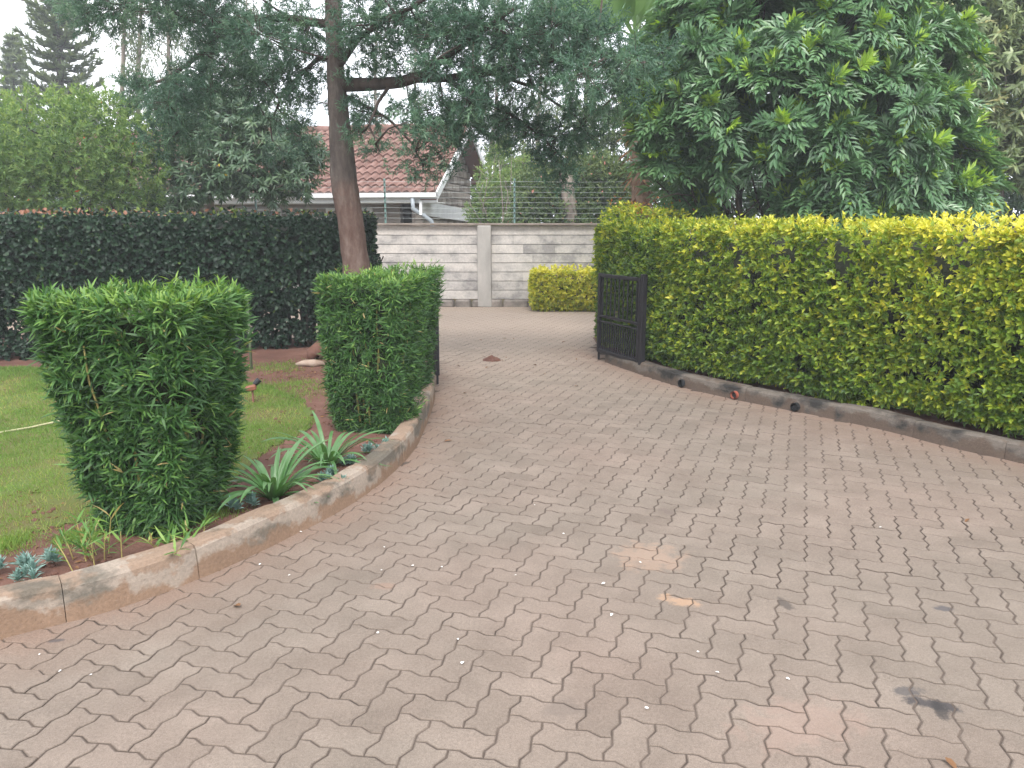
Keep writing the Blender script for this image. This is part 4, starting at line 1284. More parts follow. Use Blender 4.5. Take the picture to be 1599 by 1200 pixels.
def glossy_tree():
    base = np.array([3.45, 10.6, .08])
    root = thing("glossy_leaf_tree", "big rounded tree of glossy compound leaves behind the golden hedge", "tree", base)
    rs = np.random.RandomState(61)
    lob = [(1150, 90, 10.2, 1.05), (1290, 60, 10.2, 1.2), (1385, 110, 10.3, .9), (1110, 190, 10.0, .75), (1230, 170, 9.7, .9), (1350, 200, 9.8, .85), (1440, 190, 10.2, .5),
           (1060, 130, 10.6, .7), (1320, 280, 9.7, .55), (1420, 290, 9.9, .5), (1055, 225, 10.2, .45), (1200, 20, 10.4, 1.0), (1370, -40, 10.5, .9), (1200, -80, 10.6, 1.0), (1430, 30, 10.6, .6), (1085, 45, 10.6, .5),
           (1250, -170, 10.8, 1.2), (1270, 110, 11.6, 1.5), (1210, 250, 9.9, .42), (1150, 230, 10.1, .45), (1260, 320, 9.7, .3), (1370, 330, 9.7, .3), (1470, 260, 10.1, .45), (1080, 255, 10.4, .35),
           (1030, 190, 10.3, .42), (1040, 270, 10.2, .3), (1110, 270, 10.1, .34), (1290, 225, 9.6, .5), (1330, 310, 9.6, .4), (1420, 335, 9.8, .4), (1480, 320, 10.0, .4), (1390, 260, 9.7, .5), (1475, 210, 10.3, .3), (1465, 110, 10.5, .4), (1210, 330, 10.0, .25), (1290, 345, 9.6, .3), (1500, 285, 10.1, .35), (1080, 330, 10.6, .25)]
    cs, ds, C0 = [], [], []
    for px, py, d, r in lob:
        c = P(px, py, d); C0.append(c)
        n = int(40 * r * r) + 9
        dd = rand_dirs(n, rs); dd[:, 2] = np.where(dd[:, 2] < -.35, -dd[:, 2], dd[:, 2]); dd = unit(dd)
        cs.append(c + dd * r * rs.uniform(.72, 1.05, n)[:, None]); ds.append(unit(dd + np.array([0, 0, .55]) + rs.normal(0, .2, (n, 3))))
    cs, ds = np.concatenate(cs), np.concatenate(ds)
    pinnate(root, cs, ds, M['glossy'], .29, .135, .042, 6, 12, 62, .26, .45)
    tg = [c for c in C0]
    woody(root, base + np.array([-.15, 0, 0]), tg[:12], .045, M['dark_bark'], "trunk", 63, True, 8, .16)
    woody(root, base + np.array([.3, .1, 0]), tg[12:], .04, M['dark_bark'], "trunk", 64, True, 8, .16)
    print("rosettes", len(cs))
glossy_tree()

# ------------------------------------------------------------------ general trees
def lobed_tree(name, label, base, lobes, mat, L, W, dens, k, spread, tintf, seed, bark, r0, tm='diamond', up=.2, stem=.08, shell=.45, nstem=6, group=None, trunk_top=None, cat="tree", flat=.85):
    root = thing(name, label, cat, base, group)
    bl = [(P(px, py, d), np.array([r, r, r * flat]) if np.isscalar(r) else np.array(r)) for px, py, d, r in lobes]
    blob_shrub(root, bl, mat, L, W, dens, k, spread, tintf, seed, tm, stem, up, "crown", shell)
    rs = np.random.RandomState(seed + 5)
    b0 = np.array(base, float)
    if trunk_top is not None:
        tt = np.array(trunk_top, float)
        pts = b0 + (tt - b0) * np.linspace(0, 1, 9)[:, None] + np.cumsum(rs.normal(0, .012 * np.linalg.norm(tt - b0), (9, 3)), 0) * np.linspace(0, 1, 9)[:, None] * .5
        m = MB(); m.tube(pts, np.linspace(r0, r0 * .65, 9), 10, wob=.06); m.build("trunk", bark, root, True)
        woody(root, pts[-1] - np.array([0, 0, .05]), [b[0] for b in bl[:nstem]], r0 * .5, bark, "limb", seed + 6)
    else:
        woody(root, b0, [b[0] for b in bl[:nstem]], r0, bark, "trunk", seed + 6)
    return root

def std_tint(mid=.45, sp=.14, sc=.12, upw=.14, flower=0.0):
    def f(p, n, a, b, u):
        t = np.minimum(mid + sp * a + sc * b + upw * n[:, 2], .93)
        return np.where(u < flower, 1.0, t)
    return f

# light green flowering bush tree over the left hedge
lobed_tree("lime_shrub", "light green bushy shrub with tiny red flowers above the dark hedge", (-7.6, 13.2, 0),
           [(60, 235, 13.0, .95), (150, 220, 12.9, .8), (20, 280, 12.8, .8), (110, 280, 12.7, .75), (200, 270, 12.9, .6), (215, 215, 13.3, .5), (-60, 220, 13.2, 1.0), (75, 185, 13.4, .5), (170, 180, 13.5, .42), (-40, 300, 12.8, .7), (160, 310, 12.7, .4), (30, 330, 12.7, .4), (120, 170, 13.6, .3), (-150, 260, 13, 1.0), (215, 310, 12.8, .35)],
           M['lime'], .085, .034, 820, 6, .9, std_tint(.46, .16, .15, .16, .0015), 71, M['dark_bark'], .05, up=.35, shell=.35, nstem=9)
# grey green long-leaved tree left of the trunk
def mangoish(name, label, base, lobes, mat, seed, dens, L, W, bark, r0, trunk_top, tint, group=None):
    root = thing(name, label, "tree", base, group)
    rs = np.random.RandomState(seed)
    cs, ds, C0 = [], [], []
    for px, py, d, r in lobes:
        c = P(px, py, d); C0.append(c); n = int(dens * r * r) + 6
        dd = rand_dirs(n, rs)
        cs.append(c + dd * r * rs.uniform(.45, 1.05, n)[:, None] * np.array([1, 1, .85])); ds.append(unit(dd + np.array([0, 0, .25]) + rs.normal(0, .25, (n, 3))))
    cs, ds = np.concatenate(cs), np.concatenate(ds)
    Pn, A, N, i = sprigs(cs, ds, 11, 1.35, .07, rs)
    A = unit(A + np.array([0, 0, -.55]))
    m = len(Pn)
    t = tint(Pn, ds[i], rs.normal(size=m), rs.normal(size=len(cs))[i], rs.rand(m))
    leaves(Pn, A, N, L * rs.uniform(.7, 1.2, m), W * rs.uniform(.8, 1.2, m), t, 'blade', "crown", mat, root)
    b0, tt = np.array(base, float), np.array(trunk_top, float)
    m_ = MB(); pts = b0 + (tt - b0) * np.linspace(0, 1, 9)[:, None] + np.cumsum(rs.normal(0, .02, (9, 3)), 0)
    m_.tube(pts, np.linspace(r0, r0 * .7, 9), 10, wob=.06); m_.build("trunk", bark, root, True)
    woody(root, pts[-1] - np.array([0, 0, .04]), C0[:8], r0 * .55, bark, "limb", seed + 3)
    return root
mangoish("long_leaf_tree", "grey green long leaved tree between the lime shrub and leaning trunk", (-5.3, 14.2, 0),
         [(300, 190, 14.0, .6), (360, 200, 13.9, .6), (330, 230, 13.6, .5), (420, 215, 13.8, .6), (280, 250, 13.7, .45), (380, 265, 13.5, .5), (450, 245, 13.6, .5), (470, 280, 13.5, .35), (300, 290, 13.5, .4), (350, 290, 13.5, .3), (420, 290, 13.5, .35), (250, 310, 13.4, .35), (480, 235, 13.8, .35), (385, 170, 14.2, .5), (340, 165, 14.2, .4), (290, 320, 13.4, .25)],
         M['greygreen'], 73, 430, .15, .034, M['grey_bark'], .085, P(322, 300, 14.0), std_tint(.45, .14, .13, .15, .004))
# pale tree at the far right
mangoish("pale_leaf_tree", "pale olive drooping leaved tree beyond the right end of hedge", (8.6, 14.0, 0),
         [(1465, 130, 14.2, .7), (1470, 30, 14.2, .8), (1500, 60, 14.0, 1.0), (1570, 120, 13.8, 1.0), (1640, 60, 14, 1.2), (1480, 0, 14.5, .9), (1560, -40, 14.5, 1.2), (1530, 190, 13.7, .6), (1600, 220, 13.6, .7), (1680, 170, 13.8, 1.1), (1510, 235, 13.7, .38), (1580, 255, 13.5, .35), (1450, 70, 14.8, .7), (1650, -80, 14.5, 1.4), (1720, 60, 14.5, 1.4), (1640, 275, 13.4, .45), (1545, 225, 13.8, .4)],
         M['mango'], 75, 190, .19, .042, M['grey_bark'], .12, P(1562, 215, 14.0), std_tint(.46, .15, .14, .18, .003))

# two-armed trunk detail of the pale tree is in its limbs; low dark hedge in the distance behind it
lh = thing("low_far_hedge", "low clipped hedge far behind the golden hedge at right", "hedge", (9.4, 12.6, 0))
lp = np.stack([np.linspace(6.2, 14.5, 90), np.full(90, 12.6)], 1)
path_hedge(lh, lp, 1, 0, .8, 1.64, .15, 2600, 5, .07, .04, M['bougain'], lambda p, n, a, b, d: np.minimum(.4 + .12 * a + .1 * b, .8), 1.0, 77, zlow=.3, faces=(1, 1, .3, 1.3, .1, 1))
b = MB(); b.box((10.3, 13.0, .8), (8, .5, 1.4), .1); b.build("filler_core", M['dark_bark'], lh)  # solid box added inside so the far hedge blocks light

# dark dense trees closing the view at the right and left
def dense(label, base, lobes, seed, mat=M['greygreen'], mid=.30, L=.16, W=.06, dens=300):
    return lobed_tree("dense_tree", label, base, lobes, mat, L, W, dens, 6, 1.0, std_tint(mid, .12, .12, .12), seed, M['dark_bark'], .14, nstem=5, trunk_top=np.array(base) + np.array([0, 0, 2.2]), group="dense trees closing the view", shell=.4)
dense("dense dark tree standing behind the pale leaved tree", (11.5, 19, 0), [(1480, 250, 19, 1.2), (1560, 270, 18.5, 1.3), (1640, 230, 19, 1.6), (1540, 150, 20, 1.8), (1660, 60, 20, 2.2), (1500, 40, 20.5, 1.8), (1590, 330, 18, .8), (1500, 330, 18, .8)], 81, mid=.16)
dense("dense dark tree standing behind the glossy leaf tree", (5.6, 19, 0), [(1100, 150, 19, 1.5), (1220, 120, 19, 1.8), (1340, 140, 19, 1.8), (1160, 250, 18.5, 1.2), (1280, 260, 18.5, 1.3), (1400, 260, 18.5, 1.3), (1240, 0, 20, 2.0), (1380, 10, 20, 2.0), (1100, 330, 18, .5), (1150, 320, 18, .8), (1220, 330, 18, .8), (1300, 330, 18, .8), (1380, 330, 18, .8), (1040, 325, 18, .6), (1440, 320, 18.3, .8), (1580, 330, 18, .9), (1420, 100, 20, 1.6)], 82, mid=.22)
dense("dense shaded tree standing behind the lime shrub", (-10.5, 17.5, 0), [(20, 260, 17.5, 1.1), (110, 250, 17.5, 1.1), (-80, 230, 17.5, 1.5), (200, 280, 17, .8), (60, 320, 16.8, .9), (160, 325, 16.8, .6), (-40, 320, 17, 1.0), (235, 330, 16.6, .4)], 83, mid=.3)
dense("dense hazy green tree standing between the wall and banana palm", (2.6, 24, 0), [(930, 200, 24, 1.1), (980, 240, 23.5, 1.0), (890, 250, 23.5, .9), (1030, 180, 24, 1.4), (1040, 270, 23, 1.1), (960, 300, 22.5, .8), (1070, 80, 25, 1.7), (1010, 330, 22, .7)], 84, mid=.45, mat=M['bougain'])

dense("dense pale green tree standing behind the house gable and dry twigs", (-.8, 27, 0), [(760, 290, 27, 1.0), (820, 290, 27, 1.0), (880, 300, 27, 1.0), (790, 340, 26, .9), (860, 345, 26, .9), (930, 335, 26, .9), (735, 330, 27, .8), (800, 240, 28, .7)], 85, mid=.55, mat=M['bougain'], dens=420)

# bougainvillea and pale shrub behind the wall
lobed_tree("flowering_creeper", "green creeper mass dotted with pink blooms behind the wall fence", (1.2, 19.5, 0),
           [(850, 290, 19.2, .62), (900, 285, 19.2, .6), (950, 290, 19.2, .6), (870, 330, 19, .55), (930, 330, 19, .6), (975, 320, 19, .5), (830, 320, 19, .45), (885, 262, 19.4, .36), (940, 262, 19.4, .38), (985, 285, 19.2, .35), (820, 345, 18.9, .4), (905, 350, 18.9, .5), (965, 350, 18.9, .5)],
           M['bougain'], .10, .05, 1500, 5, 1.0, std_tint(.52, .15, .14, .14, .007), 91, M['grey_bark'], .05, nstem=8, shell=.4)
lobed_tree("pale_shrub", "yellow green wispy shrub with bare twigs beside the gable", (-.35, 20.5, 0),
           [(770, 310, 20.5, .5), (800, 290, 20.5, .45), (755, 335, 20.3, .45), (795, 335, 20.3, .5), (765, 275, 20.8, .35), (815, 260, 20.8, .35), (780, 240, 21, .3), (755, 350, 20.2, .3)],
           M['lime'], .11, .036, 1100, 5, .9, std_tint(.6, .15, .12, .12), 93, M['grey_bark'], .035, nstem=8, shell=.15)
# bare twigs in front of it
r_ = thing("bare_shrub", "leafless pale twigs of a dry shrub beside the house gable", "shrub", (-.45, 19.8, 0))
woody(r_, (-.45, 19.8, .1), [P(x, y, 19.8) for x, y in ((745, 300), (765, 280), (790, 285), (815, 300), (735, 320), (825, 320), (775, 250), (800, 262))], .028, M['grey_bark'], "stem", 95, True, 6, .3)
# old trunk in the creeper
r_ = thing("old_tree_stump", "pale broken tree trunk wrapped by the pink flowered creeper", "tree trunk", (1.33, 18.7, 0))
b = MB(); pts = [P(898, 470, 18.7), P(893, 345, 18.7), P(886, 300, 18.7), P(889, 268, 18.7)]
b.tube(pts, [.20, .17, .15, .12], 10, wob=.12); b.tube([pts[2], P(870, 262, 18.6)], [.09, .05], 7, wob=.1); b.build("trunk", M['grey_bark'], r_, True)

# banana / traveller's palm at the corner of the wall
def palm():
    base = P(1004, 470, 13.2); base[2] = 0
    root = thing("banana_palm", "shaggy trunked palm with broad upright leaves at the glossy tree's left", "palm", base)
    rs = np.random.RandomState(97)
    pts = np.array([base, P(1004, 340, 13.2), P(998, 260, 13.2), P(993, 190, 13.2), P(990, 130, 13.2), P(990, 60, 13.2)])
    m = MB(); s = np.linspace(0, 5, 26); tr = np.stack([np.interp(s, range(6), pts[:, k]) for k in range(3)], 1)
    m.tube(tr, np.interp(s, range(6), [.19, .165, .14, .12, .10, .07]), 12, wob=.12); m.build("trunk", M['palm_bark'], root, True)
    n = 420; t = rs.rand(n); k = (t * 25).astype(int)
    d = rand_dirs(n, rs); d[:, 2] = -.9; o = rand_dirs(n, rs); o[:, 2] = 0
    leaves(tr[k] + unit(o) * .12, d + unit(o) * .6, unit(o), rs.uniform(.12, .35, n), .04, rs.rand(n), 'blade', "dead_sheaths", M['dry'], root)
    top = tr[-1]
    for a, (dx, dy, up, L) in enumerate(((-.05, -.3, 1.6, 1.9), (.5, .2, 1.5, 1.8), (-.7, .1, 1.3, 1.7), (.9, -.2, 1.0, 1.6), (-.5, -.5, 1.0, 1.5), (.2, .8, 1.2, 1.7), (-1, -.1, .6, 1.4))):
        ax = unit(np.array([dx, dy, up])); side = unit(np.cross(ax, np.array([0.1, -1, .2]))); nn = np.cross(side, ax)
        V, q, tt = [], [], []
        for i in range(19):
            u = i / 18
            wv = (.02 if u < .18 else .27 * math.sin(math.pi * min(1, (u - .16) / .86)) ** .55)
            c = top + ax * (u * L) - np.array([0, 0, 1]) * (.25 * L * u ** 2.4) + np.array([dx, dy, 0]) * .3 * u * u
            for v in (-1, -.5, 0, .5, 1):
                V.append(c + side * wv * v + nn * (.08 * abs(v) * wv / .27 + .01 * rs.normal()))
                tt.append(.4 + .12 * (i % 3) + .1 * rs.normal())
        for i in range(18):
            for v in range(4):
                q.append([i * 5 + v, i * 5 + v + 1, i * 5 + v + 6, i * 5 + v + 5])
        obj("leaf", np.array(V), [np.array(q)], M['banana'], root, np.array(tt), True)
palm()

# slender tall wispy trees in the distance
def slender(label, px, d, top, seed, w=1.0, dens=1.0, lean=0.0):
    rs = np.random.RandomState(seed)
    base = P(px, 400, d); base[2] = 0
    root = thing("slender_tree", label, "tree", base, "slender wispy trees in the distance")
    tip = P(px + lean, top, d)
    s = np.linspace(0, 1, 14)[:, None]
    tr = base + (tip - base) * s + np.cumsum(rs.normal(0, .05, (14, 3)), 0) * np.array([1, 1, 0])
    m = MB(); m.tube(tr, np.linspace(.13, .02, 14), 8); m.build("trunk", M['grey_bark'], root, True)
    h = tip[2]
    Ps, As, bm = [], [], MB()
    for k in range(int(46 * dens)):
        t = rs.uniform(.25, 1); c = np.array([np.interp(t, s[:, 0], tr[:, j]) for j in range(3)])
        L = w * (1.3 * (1.1 - t) + .35) * rs.uniform(.5, 1.2)
        dr = unit(np.array([*rs.normal(0, 1, 2), rs.uniform(.2, 1.3)]))
        e = c + dr * L
        bm.tube([c, (c + e) / 2 + rs.normal(0, .05, 3), e], [.022, .014, .006], 5)
        nn = int(70 * dens)
        tt = rs.uniform(.25, 1.05, nn)[:, None]
        Ps.append(c + (e - c) * tt + rs.normal(0, .14, (nn, 3)) - np.array([0, 0, .15]) * rs.rand(nn)[:, None]); As.append(rs.normal(0, .5, (nn, 3)) + np.array([0, 0, -.8]))
    bm.build("branches", M['grey_bark'], root)
    Ps, As = np.concatenate(Ps), np.concatenate(As)
    leaves(Ps, As, rand_dirs(len(Ps), rs), rs.uniform(.12, .26, len(Ps)), .035, .5 + .2 * rs.normal(size=len(Ps)), 'diamond', "crown", M['slender'], root)
for k, (px, d, top, w_, dn, lab) in enumerate((
        (165, 27, -160, 1.0, 1.0, "slender wispy tree just right of the taller pine"),
        (215, 30, -220, 1.0, 1.0, "slender wispy tree over the lime shrub's right end"),
        (262, 27, -140, 1.0, 1.1, "slender wispy tree above the leaning tree's outer left limb"),
        (318, 31, -200, 1.1, 1.1, "slender wispy tree between the leaning tree's two left limbs"),
        (390, 40, -120, 1.4, 1.2, "slender wispy tree just left of the leaning trunk"),
        (585, 40, -120, 1.3, .8, "slender wispy tree just right of the leaning trunk"),
        (655, 42, -60, 1.4, .9, "slender wispy tree above the tiled roof's ridge"),
        (760, 36, -40, 1.4, 1.2, "slender wispy tree directly behind the gable peak"),
        (835, 34, -120, 1.3, 1.2, "slender wispy tree behind the pale dry twigs"),
        (915, 38, -80, 1.4, 1.1, "slender wispy tree above the pink flowered creeper"))):
    slender(lab, px, d, top, 101 + k, w_, dn, RS.uniform(-20, 20))

# Norfolk pines
def pine(label, px, d, top, bottom_w, seed):
    rs = np.random.RandomState(seed)
    base = P(px + 6, 400, d); base[2] = 0
    tip = P(px, top, d)
    root = thing("norfolk_pine", label, "pine tree", base, "tall pines on the left skyline")
    s = np.linspace(0, 1, 12)[:, None]
    tr = base + (tip - base) * s
    m = MB(); m.tube(tr, np.linspace(.22, .03, 12), 9); m.build("trunk", M['dark_bark'], root, True)
    h = tip[2]
    Ps, As, Ts, bm = [], [], [], MB()
    z = h * .12
    while z < h - .1:
        fr = 1 - z / h
        L = bottom_w * (fr ** .8) + .12
        nb = 7
        ph0 = rs.uniform(0, 6.28)
        for b in range(nb):
            ph = ph0 + b * 6.283 / nb + rs.normal(0, .12)
            o = np.array([math.cos(ph), math.sin(ph), 0]); LL = L * rs.uniform(.75, 1.1)
            c = base + (tip - base) * (z / h)
            uu = np.linspace(0, 1, 9)
            pts = c + np.outer(uu * LL, o) + np.outer(-.10 * LL * np.sin(uu * 3.1) + .30 * LL * uu ** 2.2, [0, 0, 1])
            bm.tube(pts, np.linspace(.028, .008, 9), 4, cap=False)
            k = int(26 * LL) + 8
            q = rs.uniform(.15, 1.03, k)
            pp = np.stack([np.interp(q, uu, pts[:, j]) for j in range(3)], 1)
            sd = np.cross(o, [0, 0, 1])
            for sg in (-1, 1):
                Ps.append(pp); As.append(o * .8 + sd * sg * .8 + np.array([0, 0, .35]) + rs.normal(0, .2, (k, 3))); Ts.append(.45 + .16 * rs.normal(size=k))
            Ps.append(pp); As.append(o * .6 + np.array([0, 0, .9]) + rs.normal(0, .3, (k, 3))); Ts.append(.6 + .16 * rs.normal(size=k))
        z += .42 * (0.7 + .6 * fr)
    bm.build("branches", M['dark_bark'], root)
    Ps, As, Ts = map(np.concatenate, (Ps, As, Ts))
    leaves(Ps, As, np.array([0, 0, 1.]) + rs.normal(0, .3, Ps.shape), rs.uniform(.22, .42, len(Ps)), .085, Ts, 'blade', "crown", M['pine'], root)
pine("tall pine with upswept tiers rising above the lime shrub", 90, 33, -260, 2.1, 111)
pine("shorter pine with a pointed top at the skyline's left end", 20, 40, 52, 1.7, 112)

# ------------------------------------------------------------------ small planting by the kerb
def strap_plant(label, px, py, n, L, seed, W=.034):
    rs = np.random.RandomState(seed)
    c = G(px, py, .1)
    root = thing("strappy_lily", label, "lily plant", c, "strappy lilies in the kerb bed")
    for k in range(n):
        ph = k * 2.39996 + rs.normal(0, .25); fr = k / n
        out = np.array([math.cos(ph), math.sin(ph), 0]); side = np.array([-math.sin(ph), math.cos(ph), 0])
        ln = L * rs.uniform(.7, 1.15); lift = 1.25 - .95 * fr + rs.normal(0, .1)
        lift = 1.25 - 1.05 * (1 - fr) + rs.normal(0, .1)
        V, q, tt = [], [], []
        p = c + out * .02 + np.array([0, 0, -.01]); el = math.atan(lift * 1.6)
        bend = rs.uniform(1.0, 2.3) * (1.15 - .5 * fr)
        tw = rs.normal(0, .25)
        m = 13; wmax = W * rs.uniform(.8, 1.15)
        for i in range(m):
            u = i / (m - 1)
            a = el - bend * u ** 1.5
            dr = out * math.cos(a) + np.array([0, 0, math.sin(a)])
            nr = -out * math.sin(a) + np.array([0, 0, math.cos(a)])
            wv = wmax * (.55 + .45 * min(1, u * 4)) * (1 - max(0, (u - .55) / .45) ** 2) * .5
            sd = side * math.cos(tw * u) + nr * math.sin(tw * u)
            V += [p - sd * wv + nr * wv * .35, p, p + sd * wv + nr * wv * .35]
            tt += [.35 + .3 * u + .1 * rs.normal()] * 3
            p = p + dr * ln / (m - 1)
            p[2] = max(p[2], .115)
        for i in range(m - 1):
            for j in (0, 1): q.append([i * 3 + j, i * 3 + j + 1, i * 3 + j + 4, i * 3 + j + 3])
        obj("leaf", np.array(V), [np.array(q)], M['strap'], root, np.array(tt), True)
strap_plant("larger strap leaved lily beside the foot of the largest bamboo", 428, 778, 46, .42, 121, .028)
strap_plant("strap leaved lily tucked against the bamboo with pale canes", 512, 728, 40, .42, 122, .025)

def succulent(label, px, py, r, seed, n=24):
    rs = np.random.RandomState(seed)
    c = G(px, py, .105)
    root = thing("blue_succulent", label, "succulent", c, "blue green succulents edging the kerb")
    hs_ = [np.array([0, 0, .01])] + [np.array([*rs.normal(0, r * .55, 2), 0]) for _ in range(3)]
    for hd in hs_:
        Ps, As = [], []
        for k in range(n):
            ph = k * 2.39996; fr = k / n
            Ps.append(c + hd + np.array([0, 0, .01 + .02 * fr])); As.append([math.cos(ph) * (1.1 - fr), math.sin(ph) * (1.1 - fr), .35 + .9 * fr])
        Ps, As = np.array(Ps), np.array(As, float)
        leaves(Ps, As, np.array([0, 0, 1.]) + rs.normal(0, .1, Ps.shape), r * rs.uniform(.6, 1.1, n), r * .24, rs.normal(.5, .2, n), 'oval', "rosette", M['succulent'], root)
for k, (px, py, r, lab) in enumerate(((-8, 893, .055, "blue succulent cut by the photo's left edge"), (42, 893, .06, "blue succulent second from the left edge by the kerb"), (78, 885, .055, "blue succulent at the right of the left edge clump"), (40, 908, .045, "blue succulent hugging the kerb's back edge at far left"),
        (362, 800, .05, "blue succulent between the largest bamboo and the kerb"), (395, 792, .05, "blue succulent under the larger lily's left leaves"), (520, 748, .055, "blue succulent in front of the smaller lily"), (503, 758, .05, "blue succulent between the two strap leaved lilies"),
        (545, 728, .05, "blue succulent right of the smaller lily"), (578, 708, .05, "blue succulent at the foot of the pale caned bamboo"), (640, 640, .05, "blue succulent by the kerb near the third bamboo"), (604, 700, .045, "blue succulent by the kerb right of the pale canes"))):
    succulent(lab, px, py, r, 130 + k)

# ------------------------------------------------------------------ small objects
def garden_light():
    c = G(395, 630, .1)
    root = thing("garden_spotlight", "small brown garden spotlight on a stake in the grass", "garden light", c)
    b = MB(); b.box(c + np.array([.003, 0, .05]), (.014, .014, .14), .002); b.build("stake", M['soffit'], root)
    ax = [unit([1, .25, .22]), unit([-.25, 1, 0]), unit(np.cross(unit([1, .25, .22]), unit([-.25, 1, 0])))]
    b = MB(); b.box(c + np.array([-.008, 0, .128]), (.085, .07, .042), .008, axes=ax); b.build("housing", M['copper'], root)
    b = MB(); b.tube([c + np.array([.01, .03, .15]), c + np.array([.05, .05, .19])], [.02, .026], 10); b.build("lamp_head", M['black'], root)
garden_light()
c = G(393, 578, .1)
r_ = thing("garden_stake", "thin pale green stake upright behind the largest bamboo", "stake", c)
b = MB(); b.tube([c - np.array([0, 0, .05]), c + np.array([0, 0, .75])], .014, 8); b.build("pole", M['stake'], r_, True)
b = MB(); b.tube([c + np.array([0, 0, .75]), c + np.array([0, 0, .765])], [.017, .014], 8); b.build("end_cap", M['stake'], r_, True)
b = MB()
c = G(482, 573, .1)
b.tube([c + np.array([-.13, 0, .02]), c + np.array([-.04, .01, .035]), c + np.array([.06, 0, .035]), c + np.array([.16, .03, .03])], [.018, .034, .04, .02], 9, wob=.15)
tag(b.build("driftwood", M['pale_wood'], None, True), "short pale piece of wood on red soil under the dark hedge", "wood")
b = MB(); c = G(498, 562, .1)
b.tube([c + np.array([-.09, 0, -.02]), c + np.array([-.06, 0, .07]), c + np.array([0, .0, .12]), c + np.array([.07, 0, .07]), c + np.array([.1, 0, -.02])], [.03, .07, .085, .07, .03], 10, wob=.15)
tag(b.build("garden_stone", M['soil'], None, True), "earthy brown stone behind the pale piece of wood", "stone")
# cord on the lawn
b = MB()
pts = [G(px, py, .122) + np.array([0, 0, .012 * math.sin(k * 1.3)]) for k, (px, py) in enumerate(((-260, 716), (-160, 700), (-80, 688), (0, 674), (45, 666), (90, 659), (140, 652), (200, 645)))]
b.tube(smooth3 := np.array([[np.interp(s, range(8), [p[j] for p in pts]) for j in range(3)] for s in np.linspace(0, 7, 50)]), .0075, 6)
tag(b.build("garden_hose", M['cord'], None, True), "thin pale yellow hose lying across the lawn", "hose")
# small mound of soil on the paving
def mound():
    c = G(768, 563)
    V, q = [], []
    for i in range(9):
        for j in range(20):
            r = i / 8; a = j / 20 * 6.283
            x, y = math.cos(a) * r * .115, math.sin(a) * r * .10
            z = .062 * (1 - r) ** .8 * (1 + .35 * float(vnoise(np.array([[x * 30, y * 30, 3.]]), 8)[0])) - .012 * (r > .95)
            V.append(c + np.array([x, y, z]))
    for i in range(8):
        for j in range(20): q.append([i * 20 + j, i * 20 + (j + 1) % 20, (i + 1) * 20 + (j + 1) % 20, (i + 1) * 20 + j])
    root = thing("soil_mound", "little heap of brown soil and leaves on the paving beyond the gate", "soil heap", c)
    obj("heap", np.array(V), [np.array(q)], M['soil'], root, smooth=True)
    rs = np.random.RandomState(4)
    P_ = c + np.column_stack([rs.normal(0, .07, 26), rs.normal(0, .05, 26), rs.uniform(.004, .045, 26)])
    leaves(P_, rand_dirs(26, rs) * np.array([1, 1, .2]), np.array([0, 0, 1.]) + rs.normal(0, .3, (26, 3)), .035, .014, rs.rand(26), 'diamond', "dry_leaves", M['dry'], root)
mound()
# white petals and dry leaves lying about
def scrap(name, mat, L, W, seed):
    T, faces = TM['oval']
    V = T * np.array([L, W, L * 1.2]) - np.array([L / 2, 0, 0])
    return obj(name, V, faces, mat, None, np.full(len(T), .5))
petal = scrap("fallen_petal", M['petal'], .022, .016, 0)
PET = [(942, 913), (722, 1037), (644, 885), (596, 892), (690, 887), (805, 900), (955, 962), (590, 990), (1010, 1108), (1090, 1020), (1120, 1052), (1230, 1062), (406, 883), (452, 900), (62, 1024), (94, 1050), (142, 1056), (715, 1000), (470, 832), (600, 856), (880, 835), (1000, 880), (835, 790), (1375, 825)]
for k, (px, py) in enumerate(PET):
    o = petal if k == 0 else petal.copy()
    if k: C.objects.link(o)
    o.location = tuple(G(px, py) + np.array([0, 0, .006])); o.rotation_euler = (random.uniform(-.2, .2), random.uniform(-.2, .2), random.uniform(0, 6.28))
    s = random.uniform(.35, .85) * (1.4 if k < 3 else 1); o.scale = (s, s, s)
    tag(o, "tiny white petal fallen on the brown paving blocks", "petal", "white petals on the paving")
dl = scrap("fallen_leaf", M['dry'], .055, .026, 0)
LV = [(835, 571), (868, 571), (880, 535), (802, 530), (788, 530), (900, 562), (850, 585), (715, 572), (750, 532), (900, 604), (760, 575), (930, 545), (700, 690), (726, 615), (1510, 815), (370, 948), (1485, 1196)]
for k, (px, py) in enumerate(LV):
    o = dl if k == 0 else dl.copy()
    if k: C.objects.link(o)
    o.location = tuple(G(px, py) + np.array([0, 0, .008])); o.rotation_euler = (random.uniform(-.3, .3), random.uniform(-.3, .3), random.uniform(0, 6.28))
    s = random.uniform(.7, 1.2); o.scale = (s, s, s)
    tag(o, "small dry brown leaf lying on the paving blocks", "leaf", "dry leaves on the paving")

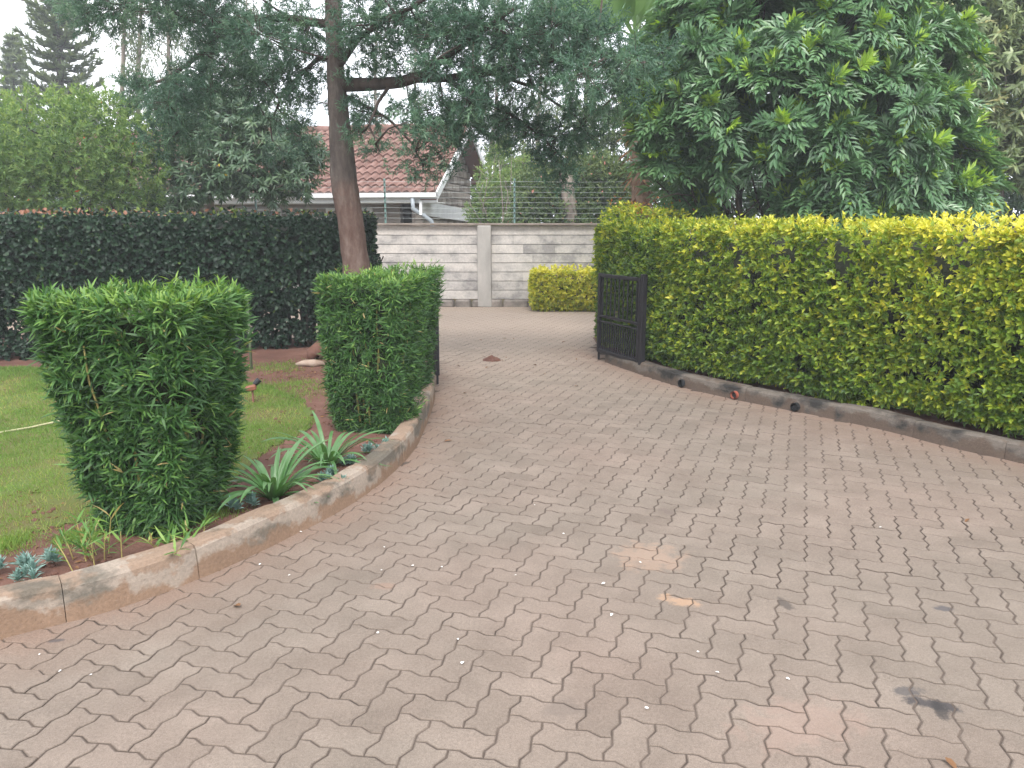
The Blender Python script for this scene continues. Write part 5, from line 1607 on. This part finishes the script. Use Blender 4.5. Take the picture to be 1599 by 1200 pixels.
# ------------------------------------------------------------------ thin volume added to imitate lens glare
hm = bpy.data.materials.new("glare_haze"); hm.use_nodes = True
hn = hm.node_tree.nodes
hn.remove(hn["Principled BSDF"])
pv = hn.new("ShaderNodeVolumePrincipled")
pv.inputs["Color"].default_value = (0.90, 0.95, 1.0, 1)
pv.inputs["Density"].default_value = 0.0029
hm.node_tree.links.new(pv.outputs[0], hn["Material Output"].inputs["Volume"])
b = MB(); b.add(np.array([[x, y, z] for x in (-45, 45) for y in (-12, 70) for z in (-1.0, 24)], float), [np.array([[0, 1, 3, 2], [4, 6, 7, 5], [0, 4, 5, 1], [2, 3, 7, 6], [0, 2, 6, 4], [1, 5, 7, 3]])])
tag(b.build("glare_haze", hm), "added faint veil imitating lens glare over the far trees", "glare_haze", kind="stuff")

# dead leaves, twigs and small clods scattered on the soil of the bed
rs = np.random.RandomState(77)
q = []
while len(q) < 900:
    k = rs.randint(20, len(KL) - 1)
    c = KL[k] + path_frames(KL)[1][k] * rs.uniform(.17, 1.6)
    q.append(c)
q = np.array(q + [G(px, py, .1)[:2] + rs.normal(0, .3, 2) for px, py in ((60, 860),) * 60 + ((450, 580),) * 160])
q = q[inside(BEDL, q)]
litter = leaves(np.column_stack([q, soil_z(q) + .006]), rs.normal(0, 1, (len(q), 3)) * np.array([1, 1, .15]), np.array([0, 0, 1.]) + rs.normal(0, .35, (len(q), 3)), rs.uniform(.015, .045, len(q)), rs.uniform(.006, .016, len(q)), rs.rand(len(q)), 'oval', "leaf_litter", M['dry'], None)
tag(litter, "dead leaves scattered over the red soil of the bed", "leaf litter", kind="stuff")
mb = MB()
for k in range(420):
    kk = rs.randint(20, len(KL) - 1)
    c = KL[kk] + path_frames(KL)[1][kk] * rs.uniform(.16, 1.3)
    r = rs.uniform(.004, .016)
    mb.box([*c, float(soil_z(c[None])[0]) + r * .3], (r * 2, r * 1.6, r * 1.3), r * .5, rot=rs.uniform(0, 6.28))
tag(mb.build("soil_clods", M['soil']), "crumbs of red soil lying on the bed", "soil", kind="stuff")
